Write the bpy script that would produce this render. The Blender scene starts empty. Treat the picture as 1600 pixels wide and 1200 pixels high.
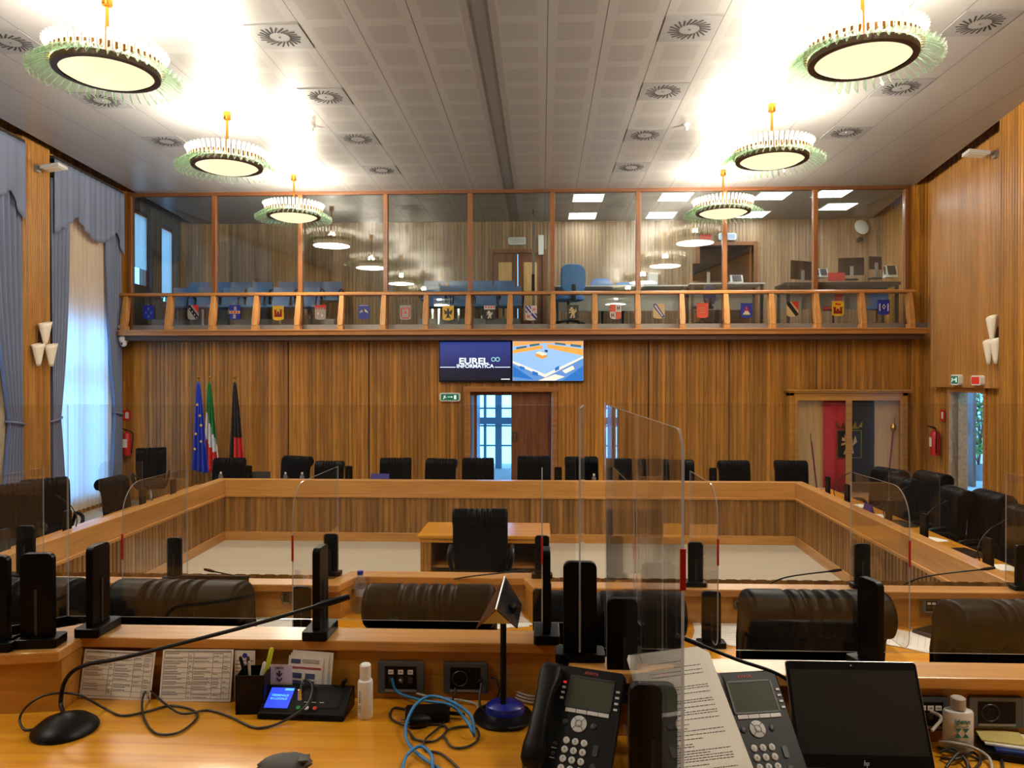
import bpy, math, random
from math import sin, cos, pi, radians, sqrt, atan2
from mathutils import Vector, Matrix

# ------------------------------------------------------------------ camera
SC = bpy.context.scene
COL = SC.collection
CAM_Z = 2.32
F = 1155.0
cd = bpy.data.cameras.new('camera'); cam = bpy.data.objects.new('camera', cd); COL.objects.link(cam)
cd.sensor_width = 36.0; cd.lens = 36.0 * F / 1600.0; cd.clip_start = 0.02; cd.clip_end = 200
cam.location = (0, 0, CAM_Z)
cam.rotation_euler = (radians(90 - 0.30), 0, radians(2.33))
SC.camera = cam
ROT = cam.rotation_euler.to_matrix()

# ------------------------------------------------------------------ world, exposure
SC.view_settings.view_transform = 'Standard'
SC.view_settings.look = 'None'
SC.view_settings.gamma = 1.0
SC.view_settings.use_curve_mapping = False
SC.view_settings.exposure = 1.62
W = bpy.data.worlds.new('daylight'); SC.world = W; W.use_nodes = True
bg = W.node_tree.nodes['Background']
bg.inputs[0].default_value = (0.14, 0.44, 1.0, 1); bg.inputs[1].default_value = 2.4
try:
    cy = SC.cycles
    cy.max_bounces = 8; cy.diffuse_bounces = 4; cy.glossy_bounces = 4
    cy.transparent_max_bounces = 40; cy.transmission_bounces = 6
    cy.caustics_reflective = False; cy.caustics_refractive = False
    cy.sample_clamp_indirect = 6.0
    cy.use_denoising = True
except Exception:
    pass
LAMP_W = 130.0       # watts of the bulbs of one chandelier
BOWL_W = 25.0        # watts the bowl of one chandelier sends down
BOWL_E = 0.42        # glow of its opal bowl
LED_E = 6.0        # glow of the gallery ceiling panels

# ------------------------------------------------------------------ geometry of the view (metres; +Y is down the hall)
def ray(px, py):
    return ROT @ Vector(((px - 800) / F, (600 - py) / F, -1))
def at(px, py, Y):
    d = ray(px, py); t = Y / d.y
    return Vector((d.x * t, Y, CAM_Z + d.z * t))
def on(px, py, z):
    d = ray(px, py); t = (z - CAM_Z) / d.z
    return Vector((d.x * t, d.y * t, z))

# ------------------------------------------------------------------ materials
def lin(r, g, b):
    f = lambda c: (c / 255 / 12.92) if c / 255 <= 0.04045 else ((c / 255 + 0.055) / 1.055) ** 2.4
    return (f(r), f(g), f(b), 1.0)
def newmat(name):
    m = bpy.data.materials.new(name); m.use_nodes = True
    return m, m.node_tree, m.node_tree.nodes['Principled BSDF']
def N(t, kind, **kw):
    n = t.nodes.new(kind)
    for k, v in kw.items(): setattr(n, k, v)
    return n
_mc = {}
def plain(name, col, rough=0.5, metal=0.0, emit=None, es=1.0, bump=0.0, bscale=200, coat=0.0, spec=None):
    if name in _mc: return _mc[name]
    m, t, p = newmat(name)
    p.inputs['Base Color'].default_value = col
    p.inputs['Roughness'].default_value = rough
    p.inputs['Metallic'].default_value = metal
    if spec is not None: p.inputs['Specular IOR Level'].default_value = spec
    if coat: p.inputs['Coat Weight'].default_value = coat
    if emit:
        p.inputs['Emission Color'].default_value = emit; p.inputs['Emission Strength'].default_value = es
    tc = N(t, 'ShaderNodeTexCoord')
    nz = N(t, 'ShaderNodeTexNoise'); nz.inputs['Scale'].default_value = bscale; nz.inputs['Detail'].default_value = 3
    t.links.new(tc.outputs['Object'], nz.inputs['Vector'])
    mx = N(t, 'ShaderNodeMix', data_type='RGBA'); mx.inputs[6].default_value = col
    mx.inputs[7].default_value = (col[0] * 0.86, col[1] * 0.86, col[2] * 0.86, 1)
    t.links.new(nz.outputs['Fac'], mx.inputs[0]); t.links.new(mx.outputs[2], p.inputs['Base Color'])
    if bump:
        b = N(t, 'ShaderNodeBump'); b.inputs['Strength'].default_value = bump; b.inputs['Distance'].default_value = 0.002
        t.links.new(nz.outputs['Fac'], b.inputs['Height']); t.links.new(b.outputs[0], p.inputs['Normal'])
    _mc[name] = m
    return m
def wood(name, c1, c2, grain='x', rough=0.4, pitch=0, off=0.0, vary=0.35, coat=0.0, fine=1.0):
    m, t, p = newmat(name)
    tc = N(t, 'ShaderNodeTexCoord'); mp = N(t, 'ShaderNodeMapping')
    s = {'x': (0.7, 14, 14), 'y': (14, 0.7, 14), 'z': (14, 14, 0.7)}[grain]
    mp.inputs['Scale'].default_value = tuple(v * fine for v in s)
    t.links.new(tc.outputs['Object'], mp.inputs['Vector'])
    nz = N(t, 'ShaderNodeTexNoise'); nz.inputs['Scale'].default_value = 1.6; nz.inputs['Detail'].default_value = 7
    nz.inputs['Roughness'].default_value = 0.62; nz.inputs['Distortion'].default_value = 0.7
    t.links.new(mp.outputs[0], nz.inputs['Vector'])
    cr = N(t, 'ShaderNodeValToRGB'); cr.color_ramp.elements[0].position = 0.32; cr.color_ramp.elements[1].position = 0.68
    cr.color_ramp.elements[0].color = c2; cr.color_ramp.elements[1].color = c1
    t.links.new(nz.outputs['Fac'], cr.inputs[0])
    out = cr.outputs[0]
    if pitch:
        sx = N(t, 'ShaderNodeSeparateXYZ'); t.links.new(tc.outputs['Object'], sx.inputs[0])
        a = N(t, 'ShaderNodeMath', operation='MULTIPLY_ADD'); a.inputs[1].default_value = 1 / pitch; a.inputs[2].default_value = off
        t.links.new(sx.outputs[0], a.inputs[0])
        fl = N(t, 'ShaderNodeMath', operation='FLOOR'); t.links.new(a.outputs[0], fl.inputs[0])
        wn = N(t, 'ShaderNodeTexWhiteNoise', noise_dimensions='1D'); t.links.new(fl.outputs[0], wn.inputs['W'])
        mr = N(t, 'ShaderNodeMapRange'); mr.inputs[3].default_value = 1 - vary; mr.inputs[4].default_value = 1 + vary
        t.links.new(wn.outputs['Value'], mr.inputs[0])
        vm = N(t, 'ShaderNodeVectorMath', operation='SCALE')
        t.links.new(out, vm.inputs[0]); t.links.new(mr.outputs[0], vm.inputs['Scale']); out = vm.outputs[0]
    t.links.new(out, p.inputs['Base Color'])
    p.inputs['Roughness'].default_value = rough
    if coat: p.inputs['Coat Weight'].default_value = coat; p.inputs['Coat Roughness'].default_value = 0.15
    b = N(t, 'ShaderNodeBump'); b.inputs['Strength'].default_value = 0.12; b.inputs['Distance'].default_value = 0.002
    t.links.new(nz.outputs['Fac'], b.inputs['Height']); t.links.new(b.outputs[0], p.inputs['Normal'])
    return m
def clear(name, tint, ior=1.45, haze=0.0, hazecol=(0.8, 0.85, 0.8, 1), gl=1.0):
    """thin clear sheet: see-through with a real mirror reflection by its angle, plus a little surface haze"""
    m, t, p = newmat(name); t.nodes.remove(p)
    o = t.nodes['Material Output']
    tr = N(t, 'ShaderNodeBsdfTransparent'); tr.inputs[0].default_value = tint
    g = N(t, 'ShaderNodeBsdfGlossy'); g.inputs['Roughness'].default_value = 0.0; g.inputs[0].default_value = (gl, gl, gl, 1)
    fr = N(t, 'ShaderNodeFresnel'); fr.inputs[0].default_value = ior
    # the same mirror strength from both faces (light passes these thin sheets unbent)
    ge = N(t, 'ShaderNodeNewGeometry'); mi = N(t, 'ShaderNodeMix', data_type='FLOAT')
    mi.inputs[2].default_value = ior; mi.inputs[3].default_value = 1 / ior
    t.links.new(ge.outputs['Backfacing'], mi.inputs[0]); t.links.new(mi.outputs[0], fr.inputs[0])
    mx = N(t, 'ShaderNodeMixShader')
    t.links.new(fr.outputs[0], mx.inputs[0]); t.links.new(tr.outputs[0], mx.inputs[1]); t.links.new(g.outputs[0], mx.inputs[2])
    last = mx
    if haze:
        d = N(t, 'ShaderNodeBsdfDiffuse'); d.inputs[0].default_value = hazecol
        tl = N(t, 'ShaderNodeBsdfTranslucent'); tl.inputs[0].default_value = hazecol
        dm = N(t, 'ShaderNodeMixShader'); t.links.new(d.outputs[0], dm.inputs[1]); t.links.new(tl.outputs[0], dm.inputs[2])
        m2 = N(t, 'ShaderNodeMixShader'); m2.inputs[0].default_value = haze
        t.links.new(mx.outputs[0], m2.inputs[1]); t.links.new(dm.outputs[0], m2.inputs[2]); last = m2
    t.links.new(last.outputs[0], o.inputs[0])
    return m

PITCH = 0.078
M = {}
M['wall'] = wood('fluted_wall_wood', lin(188, 132, 50), lin(142, 92, 28), 'z', 0.42, PITCH, vary=0.30)
M['wallfine'] = wood('side_wall_wood', lin(182, 130, 62), lin(144, 94, 38), 'z', 0.36, 0.05, vary=0.14)
M['wallgal'] = wood('gallery_wall_wood', lin(172, 140, 104), lin(132, 102, 72), 'z', 0.5, PITCH, vary=0.22)
M['deskflute'] = wood('fluted_desk_wood', lin(166, 122, 62), lin(116, 80, 38), 'z', 0.45, PITCH, vary=0.30)
M['oak'] = wood('oak_rail', lin(202, 150, 80), lin(172, 118, 56), 'x', 0.33, coat=0.25)
M['oaky'] = wood('oak_board', lin(186, 132, 50), lin(152, 100, 34), 'x', 0.36, coat=0.2)
M['top'] = wood('oak_worktop', lin(218, 156, 40), lin(190, 120, 18), 'x', 0.28, coat=0.4)
M['frame'] = wood('mahogany_frame', lin(142, 88, 44), lin(102, 60, 28), 'z', 0.35)
M['framex'] = wood('oak_moulding', lin(188, 130, 66), lin(146, 92, 44), 'x', 0.35)
M['post'] = wood('baluster_wood', lin(196, 142, 78), lin(156, 104, 52), 'z', 0.38)
M['doorw'] = wood('door_wood', lin(140, 84, 46), lin(96, 54, 28), 'z', 0.4)
M['tan'] = wood('cabinet_back', lin(222, 176, 112), lin(200, 152, 88), 'z', 0.5)
M['dark'] = plain('dark_gap', (0.012, 0.010, 0.009, 1), 0.8)
M['black'] = plain('black_plastic', (0.0035, 0.0036, 0.004, 1), 0.40, bump=0.05, bscale=900, spec=.2)
M['strip'] = plain('ceiling_strip_paint', (0.15, 0.148, 0.145, 1), 0.5)
M['stand'] = plain('black_powder_coat', (0.002, 0.0021, 0.0025, 1), 0.35, bump=0.04, bscale=700, spec=.14)
M['leather'] = plain('black_leather', (0.0022, 0.0028, 0.0038, 1), 0.40, bump=0.05, bscale=140, spec=.055)
M['chrome'] = plain('chrome', (0.7, 0.7, 0.7, 1), 0.15, 1.0)
M['brass'] = plain('brass', lin(184, 132, 48), 0.3, 1.0)
M['amber'] = plain('amber_brass_clip', lin(150, 98, 18), 0.35, 0.4, bscale=60)
M['bronze'] = plain('dark_bronze', lin(84, 60, 42), 0.5, 0.2)
M['white'] = plain('white_paint', (0.75, 0.74, 0.70, 1), 0.45)
M['paper'] = plain('paper', (0.80, 0.78, 0.72, 1), 0.8)
M['ink'] = plain('printed_ink', (0.05, 0.05, 0.06, 1), 0.8)
M['greyink'] = plain('grey_ink', (0.22, 0.22, 0.25, 1), 0.8)
M['red'] = plain('red_enamel', lin(200, 30, 30), 0.35)
M['carpet'] = plain('beige_floor', lin(176, 164, 144), 0.75, bump=0.3, bscale=60)
M['tier'] = plain('dark_tier_carpet', lin(92, 84, 76), 0.9, bump=0.3, bscale=90)
M['drape'] = plain('blue_grey_drape', lin(112, 122, 148), 0.85, bump=0.4, bscale=300)
M['shade'] = plain('ivory_glass_cone', lin(232, 222, 200), 0.4)
M['grey'] = plain('grey_metal', (0.30, 0.29, 0.27, 1), 0.4, 0.3)
M['lgrey'] = plain('light_grey_plastic', (0.55, 0.55, 0.54, 1), 0.45)
M['dgrey'] = plain('dark_grey_plastic', (0.03, 0.03, 0.031, 1), 0.42, spec=.4)
M['bluech'] = plain('blue_seat_fabric', lin(60, 120, 190), 0.7, bump=0.3, bscale=300)
M['bluegrey'] = plain('blue_grey_seat_shell', lin(86, 120, 168), 0.55)
M['screenoff'] = plain('dark_screen', (0.008, 0.0078, 0.007, 1), 0.3, spec=.3)
M['bluecable'] = plain('blue_cable_sheath', lin(40, 125, 190), 0.4)
M['greycable'] = plain('grey_cable_sheath', lin(170, 165, 155), 0.45)
M['blackcable'] = plain('black_cable_sheath', (0.02, 0.018, 0.017, 1), 0.4)
M['whiteplastic'] = plain('white_bottle_plastic', (0.72, 0.72, 0.70, 1), 0.35)
M['glass'] = clear('gallery_glass', (0.93, 0.96, 0.95, 1), 1.62)
M['pane'] = clear('window_pane', (0.93, 0.97, 0.97, 1), 1.5)
M['plexi'] = clear('acrylic_sheet', (0.945, 0.94, 0.935, 1), 1.36, haze=0.004, hazecol=(0.75, 0.73, 0.7, 1))
M['plexiedge'] = clear('acrylic_edge', (0.5, 0.5, 0.52, 1), 1.5, haze=0.5, hazecol=(0.6, 0.6, 0.62, 1))
M['fin'] = clear('green_glass_fin', (0.88, 0.95, 0.88, 1), 1.5, haze=0.09, hazecol=(0.60, 0.82, 0.62, 1))
M['finedge'] = clear('green_glass_fin_edge', (0.7, 0.9, 0.75, 1), 1.5, haze=0.7, hazecol=(0.62, 0.88, 0.66, 1))
M['crown'] = clear('clear_glass_bar', (0.95, 0.96, 0.92, 1), 1.5, haze=0.22, hazecol=(0.97, 0.96, 0.9, 1))
M['petglass'] = clear('clear_bottle_plastic', (0.88, 0.92, 0.96, 1), 1.4, haze=0.15, hazecol=(0.7, 0.75, 0.8, 1))

def emis(name, col, s):
    if name in _mc: return _mc[name]
    m, t, p = newmat(name)
    p.inputs['Base Color'].default_value = (0.02, 0.02, 0.02, 1); p.inputs['Roughness'].default_value = 0.3
    p.inputs['Emission Color'].default_value = col; p.inputs['Emission Strength'].default_value = s * (1 if name in ('opal_bowl_glow', 'led_panel_glow') else .40)
    _mc[name] = m
    return m
M['bowl'] = emis('opal_bowl_glow', (1.0, 0.80, 0.48, 1), BOWL_E)
M['led'] = emis('led_panel_glow', (0.86, 0.93, 1.0, 1), LED_E)

def sheer_mat():
    m, t, p = newmat('sheer_fabric'); t.nodes.remove(p); o = t.nodes['Material Output']
    d = N(t, 'ShaderNodeBsdfDiffuse'); d.inputs[0].default_value = lin(244, 232, 206)
    tl = N(t, 'ShaderNodeBsdfTranslucent'); tl.inputs[0].default_value = lin(226, 226, 220)
    mx = N(t, 'ShaderNodeMixShader'); mx.inputs[0].default_value = 0.5
    wv = N(t, 'ShaderNodeTexNoise'); wv.inputs['Scale'].default_value = 90
    mr = N(t, 'ShaderNodeMapRange'); mr.inputs[3].default_value = 0.55; mr.inputs[4].default_value = 0.63
    t.links.new(wv.outputs['Fac'], mr.inputs[0]); t.links.new(mr.outputs[0], mx.inputs[0])
    t.links.new(d.outputs[0], mx.inputs[1]); t.links.new(tl.outputs[0], mx.inputs[2]); t.links.new(mx.outputs[0], o.inputs[0])
    return m
M['cabglass'] = clear('cabinet_glass', (0.96, 0.97, 0.96, 1), 1.18)
M['headrail'] = wood('dark_head_rail', lin(112, 66, 30), lin(84, 46, 20), 'x', 0.5)
M['sheer'] = sheer_mat()
def shutter_mat():
    m, t, p = newmat('warm_tint_shutter_plastic'); t.nodes.remove(p); o = t.nodes['Material Output']
    d = N(t, 'ShaderNodeBsdfDiffuse'); d.inputs[0].default_value = lin(225, 210, 180)
    tl = N(t, 'ShaderNodeBsdfTranslucent'); tl.inputs[0].default_value = (0.90, 0.30, 0.09, 1)  # orange tint added so daylight through the slats warms the upper sheer
    mx = N(t, 'ShaderNodeMixShader'); mx.inputs[0].default_value = 0.6
    t.links.new(d.outputs[0], mx.inputs[1]); t.links.new(tl.outputs[0], mx.inputs[2]); t.links.new(mx.outputs[0], o.inputs[0])
    return m
M['shutter'] = shutter_mat()

AX = -0.62; COLW = 0.581; ROWH = 0.547; STRIP = 0.095
def ceiling_mat():
    m, t, p = newmat('ceiling_metal_tiles')
    tc = N(t, 'ShaderNodeTexCoord'); sx = N(t, 'ShaderNodeSeparateXYZ'); t.links.new(tc.outputs['Object'], sx.inputs[0])
    def ma(op, a, b=None, c=None):
        n = N(t, 'ShaderNodeMath', operation=op)
        for i, v in enumerate((a, b, c)):
            if v is None: continue
            if isinstance(v, (int, float)): n.inputs[i].default_value = v
            else: t.links.new(v, n.inputs[i])
        return n.outputs[0]
    ax = ma('ABSOLUTE', ma('SUBTRACT', sx.outputs[0], AX))
    u = ma('DIVIDE', ma('SUBTRACT', ax, STRIP), COLW)
    v = ma('DIVIDE', ma('ADD', sx.outputs[1], 100 * ROWH - 0.28), ROWH)
    fu = ma('FRACT', u); fv = ma('FRACT', v)
    du = ma('MULTIPLY', ma('MINIMUM', fu, ma('SUBTRACT', 1.0, fu)), COLW)   # distance to the column seam
    dv = ma('MULTIPLY', ma('MINIMUM', fv, ma('SUBTRACT', 1.0, fv)), ROWH)
    inzone = ma('MULTIPLY', ma('GREATER_THAN', u, 0.0), ma('LESS_THAN', u, 6.0))
    seamu = ma('LESS_THAN', du, 0.0045)
    seamv = ma('LESS_THAN', dv, 0.002)
    sq = ma('MULTIPLY', ma('MULTIPLY', ma('GREATER_THAN', du, 0.10), ma('GREATER_THAN', dv, 0.075)), inzone)
    strip = ma('LESS_THAN', u, 0.0)
    c0 = N(t, 'ShaderNodeMix', data_type='RGBA'); c0.inputs[6].default_value = (0.290, 0.286, 0.280, 1); c0.inputs[7].default_value = (0.248, 0.244, 0.237, 1)
    t.links.new(sq, c0.inputs[0])
    c1 = N(t, 'ShaderNodeMix', data_type='RGBA'); c1.inputs[7].default_value = (0.16, 0.16, 0.158, 1); t.links.new(strip, c1.inputs[0]); t.links.new(c0.outputs[2], c1.inputs[6])
    sv = ma('MULTIPLY', seamv, 0.18); sv2 = ma('MULTIPLY', sv, ma('GREATER_THAN', u, 0.0))
    sm = ma('MAXIMUM', ma('MULTIPLY', seamu, 0.85), sv2)
    c2 = N(t, 'ShaderNodeMix', data_type='RGBA'); c2.inputs[7].default_value = (0.03, 0.026, 0.022, 1); t.links.new(sm, c2.inputs[0]); t.links.new(c1.outputs[2], c2.inputs[6])
    t.links.new(c2.outputs[2], p.inputs['Base Color'])
    p.inputs['Roughness'].default_value = 0.34; p.inputs['Specular IOR Level'].default_value = 0.6
    nz = N(t, 'ShaderNodeTexNoise'); nz.inputs['Scale'].default_value = 1.1; nz.inputs['Detail'].default_value = 1
    t.links.new(tc.outputs['Object'], nz.inputs['Vector'])
    b = N(t, 'ShaderNodeBump'); b.inputs['Strength'].default_value = 0.15; b.inputs['Distance'].default_value = 0.05
    t.links.new(nz.outputs['Fac'], b.inputs['Height']); t.links.new(b.outputs[0], p.inputs['Normal'])
    return m
M['ceil'] = ceiling_mat()

# ------------------------------------------------------------------ mesh helpers
def smoothpts(pts, n=6, closed=False):
    P = [Vector(p) for p in pts]; out = []
    L = len(P); R = range(L if closed else L - 1)
    for i in R:
        if closed: a, b, c, d = P[(i - 1) % L], P[i], P[(i + 1) % L], P[(i + 2) % L]
        else: a, b, c, d = P[max(i - 1, 0)], P[i], P[i + 1], P[min(i + 2, L - 1)]
        for k in range(n):
            t = k / n
            out.append(0.5 * ((2 * b) + (-a + c) * t + (2 * a - 5 * b + 4 * c - d) * t * t + (-a + 3 * b - 3 * c + d) * t ** 3))
    if not closed: out.append(P[-1])
    return out
def rrect(w, h, r, n=4, cx=0, cy=0, corners=(1, 1, 1, 1)):
    """rounded rectangle, ccw; corners: bl, br, tr, tl"""
    out = []
    C = [(-w / 2 + r, -h / 2 + r, pi, 0), (w / 2 - r, -h / 2 + r, 1.5 * pi, 1), (w / 2 - r, h / 2 - r, 0, 2), (-w / 2 + r, h / 2 - r, .5 * pi, 3)]
    S = [(-w / 2, -h / 2), (w / 2, -h / 2), (w / 2, h / 2), (-w / 2, h / 2)]
    for (x, y, a, i) in C:
        if corners[i] and r > 0:
            for k in range(n + 1):
                t = a + k / n * pi / 2
                out.append((cx + x + r * cos(t), cy + y + r * sin(t)))
        else: out.append((cx + S[i][0], cy + S[i][1]))
    return out
class MB:
    def __init__(s): s.v = []; s.f = []; s.mi = []; s.m = 0; s.M = None
    def add(s, vs, fs):
        b = len(s.v)
        for v in vs:
            v = Vector(v)
            s.v.append(tuple(s.M @ v) if s.M else tuple(v))
        for f in fs: s.f.append([b + i for i in f]); s.mi.append(s.m)
        return s
    def box(s, x0, x1, y0, y1, z0, z1):
        if x0 > x1: x0, x1 = x1, x0
        if y0 > y1: y0, y1 = y1, y0
        if z0 > z1: z0, z1 = z1, z0
        return s.add([(x0, y0, z0), (x1, y0, z0), (x1, y1, z0), (x0, y1, z0), (x0, y0, z1), (x1, y0, z1), (x1, y1, z1), (x0, y1, z1)],
                     [(3, 2, 1, 0), (4, 5, 6, 7), (0, 1, 5, 4), (1, 2, 6, 5), (2, 3, 7, 6), (3, 0, 4, 7)])
    def prism(s, poly, a, b, ax='z'):
        """polygon (ccw seen from +axis) extruded from a to b along ax. ax='y': poly is (x,z); ax='x': poly is (y,z)"""
        n = len(poly)
        g = {'z': lambda p, h: (p[0], p[1], h), 'y': lambda p, h: (p[0], h, p[1]), 'x': lambda p, h: (h, p[0], p[1])}[ax]
        vs = [g(p, a) for p in poly] + [g(p, b) for p in poly]
        fs = [list(range(n))[::-1], list(range(n, 2 * n))] + [(i, (i + 1) % n, n + (i + 1) % n, n + i) for i in range(n)]
        if ax == 'y': fs = [list(f)[::-1] for f in fs]
        if b < a: fs = [list(f)[::-1] for f in fs]
        return s.add(vs, fs)
    def loft(s, rings, closed=True, caps=True, ringclosed=False):
        n = len(rings[0]); vs = [p for r in rings for p in r]; fs = []
        m = len(rings)
        for i in range(m if ringclosed else m - 1):
            j = (i + 1) % m
            for k in range(n if closed else n - 1):
                l = (k + 1) % n
                fs.append((i * n + k, i * n + l, j * n + l, j * n + k))
        if caps and closed and not ringclosed:
            fs.append(list(range(n))[::-1]); fs.append([(m - 1) * n + k for k in range(n)])
        return s.add(vs, fs)
    def tube(s, pts, r, n=8, sm=0):
        P = smoothpts(pts, sm) if sm else [Vector(p) for p in pts]
        rr = r if isinstance(r, (list, tuple)) else None
        rings = []; up = None
        for i, p in enumerate(P):
            d = (P[min(i + 1, len(P) - 1)] - P[max(i - 1, 0)])
            if d.length < 1e-9: d = Vector((0, 0, 1))
            d.normalize()
            if up is None: up = Vector((0, 0, 1)) if abs(d.z) < 0.9 else Vector((1, 0, 0))
            a = d.cross(up)
            if a.length < 1e-6: a = d.cross(Vector((1, 0.3, 0)))
            a.normalize(); b = a.cross(d).normalized(); up = b
            if rr:
                t = i / (len(P) - 1) * (len(rr) - 1); k = min(int(t), len(rr) - 2); R = rr[k] + (rr[k + 1] - rr[k]) * (t - k)
            else: R = r
            rings.append([p + R * (cos(2 * pi * k / n) * a + sin(2 * pi * k / n) * b) for k in range(n)])
        return s.loft(rings)
    def lathe(s, prof, n=24, cap=True):
        rings = [[(r * cos(2 * pi * k / n), r * sin(2 * pi * k / n), z) for k in range(n)] for (r, z) in prof]
        return s.loft(rings, caps=cap)
    def ball(s, c, r, n=12):
        prof = [(max(r * sin(pi * i / n), 1e-4), -r * cos(pi * i / n)) for i in range(n + 1)]
        c = Vector(c)
        rings = [[(c.x + q * cos(2 * pi * k / n), c.y + q * sin(2 * pi * k / n), c.z + z) for k in range(n)] for (q, z) in prof]
        return s.loft(rings)
    def quad(s, a, b, c, d): return s.add([a, b, c, d], [(0, 1, 2, 3)])
    def build(s, name, mat, parent=None, smooth=False, bev=0, seg=2, ang=35):
        me = bpy.data.meshes.new(name); me.from_pydata(s.v, [], s.f); me.update()
        mats = mat if isinstance(mat, (list, tuple)) else [mat]
        for m in mats: me.materials.append(M[m] if isinstance(m, str) else m)
        if len(mats) > 1: me.polygons.foreach_set('material_index', s.mi)
        if smooth:
            me.polygons.foreach_set('use_smooth', [True] * len(me.polygons))
            try: me.set_sharp_from_angle(angle=radians(ang))
            except Exception: pass
        o = bpy.data.objects.new(name, me); COL.objects.link(o)
        if parent is not None: o.parent = parent
        if bev:
            b = o.modifiers.new('bevel', 'BEVEL'); b.width = bev; b.segments = seg; b.limit_method = 'ANGLE'; b.angle_limit = radians(40)
        return o
def tag(o, label, cat, group=None):
    o['label'] = label; o['category'] = cat
    if group: o['group'] = group
    return o
def thing(name, label, cat, loc=(0, 0, 0), rz=0.0, group=None, scale=None):
    o = bpy.data.objects.new(name, None); COL.objects.link(o); o.location = loc; o.rotation_euler = (0, 0, rz)
    o.empty_display_size = 0.1
    if scale: o.scale = (scale, scale, scale)
    return tag(o, label, cat, group)
def struct(o): o['kind'] = 'structure'; return o
def kids(o): return [c for c in bpy.data.objects if c.parent == o]
_KID = {}
def dup(root, loc, rz, label, group=None, scale=None):
    r = root.copy(); COL.objects.link(r); r.location = loc; r.rotation_euler = (0, 0, rz); r['label'] = label
    if group: r['group'] = group
    if scale: r.scale = (scale, scale, scale)
    if root.name not in _KID:
        _KID[root.name] = [(c, kids(c)) for c in kids(root)]
    for ch, gs in _KID[root.name]:
        c = ch.copy(); COL.objects.link(c); c.parent = r
        for g in gs:
            d = g.copy(); COL.objects.link(d); d.parent = c
    return r
def text_mesh(name, s, size, mat, parent, loc, rot=(0, 0, 0), depth=0.001, align='CENTER', sx=1.0, bold=0.0):
    cu = bpy.data.curves.new(name, 'FONT'); cu.body = s; cu.size = size; cu.align_x = align; cu.align_y = 'CENTER'; cu.extrude = depth
    cu.offset = bold; cu.resolution_u = 3
    tmp = bpy.data.objects.new('tmp', cu); COL.objects.link(tmp)
    dg = bpy.context.evaluated_depsgraph_get(); me = bpy.data.meshes.new_from_object(tmp.evaluated_get(dg))
    bpy.data.objects.remove(tmp); bpy.data.curves.remove(cu)
    me.materials.clear(); me.materials.append(M[mat] if isinstance(mat, str) else mat)
    me.name = name
    o = bpy.data.objects.new(name, me); COL.objects.link(o); o.location = loc; o.rotation_euler = rot; o.scale = (sx, 1, 1)
    if parent is not None: o.parent = parent
    return o
def frame2(o, p0, p1, z=0):
    o.location = (p0[0], p0[1], z); o.rotation_euler = (0, 0, atan2(p1[1] - p0[1], p1[0] - p0[0])); return o
def ribs(mb, u0, u1, z0, z1, pitch=PITCH, dep=0.014, groove=0.022, back=0.10):
    """fluted boarding on the plane n=0 facing +n(y); local x runs along the wall"""
    k = math.floor(u0 / pitch); prof = [(u0, 0.0)]
    while k * pitch < u1:
        a = k * pitch
        for (du, n) in ((groove * .5, 0), (groove * .5 + .005, dep), (pitch - groove * .5 - .005, dep), (pitch - groove * .5, 0)):
            u = a + du
            if u0 < u < u1: prof.append((u, n))
        k += 1
    prof.append((u1, 0.0))
    n = len(prof)
    vs = [(u, w, z0) for (u, w) in prof] + [(u, w, z1) for (u, w) in prof]
    mb.add(vs, [(i + 1, i, n + i, n + i + 1) for i in range(n - 1)])
    if back: mb.box(u0, u1, -back, -0.001, z0, z1)
    return mb
# ================================================================== THE SETTING
CEIL = 5.92
YW = 14.0          # far wall
YB = 16.8          # gallery back wall
GZ = 3.38          # gallery floor
T1, T2 = 0.46, 0.69
def rx(Y): return 7.15 - 0.157 * (14 - Y)
def lx(Y): return -8.14 + 0.08 * (14 - Y)
# floor
mb = MB(); mb.box(-9, 8.5, -4, 20.5, -0.1, 0.0); struct(mb.build('floor', 'carpet'))
mb = MB(); mb.box(-4.6, 3.9, -3.9, 3.86, 0.0, T1); struct(mb.build('floor_tier_front', 'tier'))
mb = MB(); mb.box(-4.6, 3.9, -3.9, 2.30, T1, T2); struct(mb.build('floor_tier_rear', 'tier'))
# ceiling: a floating field of metal tiles, its edges stopping short of the walls, dark slab above
def cex(Y): return (-7.80 + 0.088 * (14 - Y), 6.88 - 0.157 * (14 - Y))
mb = MB()
for (ya, yb) in ((-4.0, YB - 0.02),):
    a, b = cex(ya), cex(yb)
    mb.prism([(a[0], ya), (a[1], ya), (b[1], yb), (b[0], yb)], CEIL, CEIL + 0.03)
struct(mb.build('ceiling', 'ceil'))
mb = MB(); mb.box(-9, 8.5, -4.1, 17.0, 6.25, 6.35); struct(mb.build('ceiling_slab', 'dark'))
mb = MB()
for s in (-1, 1): mb.box(AX + s * (STRIP + .004) - .004, AX + s * (STRIP + .004) + .004, -4, YW - .1, CEIL - 0.012, CEIL + .001)
mb.box(AX - STRIP, AX + STRIP, -4, YW - .1, CEIL - 0.006, CEIL + .001)
struct(mb.build('trim_ceiling_strip', 'strip'))

# far wall, fluted: origin at its right end, local x runs left
def fu(x): return 7.15 - x
DX0, DX1 = at(735, 640, YW).x, at(862, 640, YW).x       # doorway
mb = MB()
ribs(mb, fu(7.15), fu(DX1), 0, 3.3); ribs(mb, fu(DX1), fu(DX0), 2.10, 3.3); ribs(mb, fu(DX0), fu(-8.14), 0, 3.3)
o = mb.build('wall_far', 'wall'); frame2(o, (7.15, YW), (-8.14, YW)); struct(o)
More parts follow.
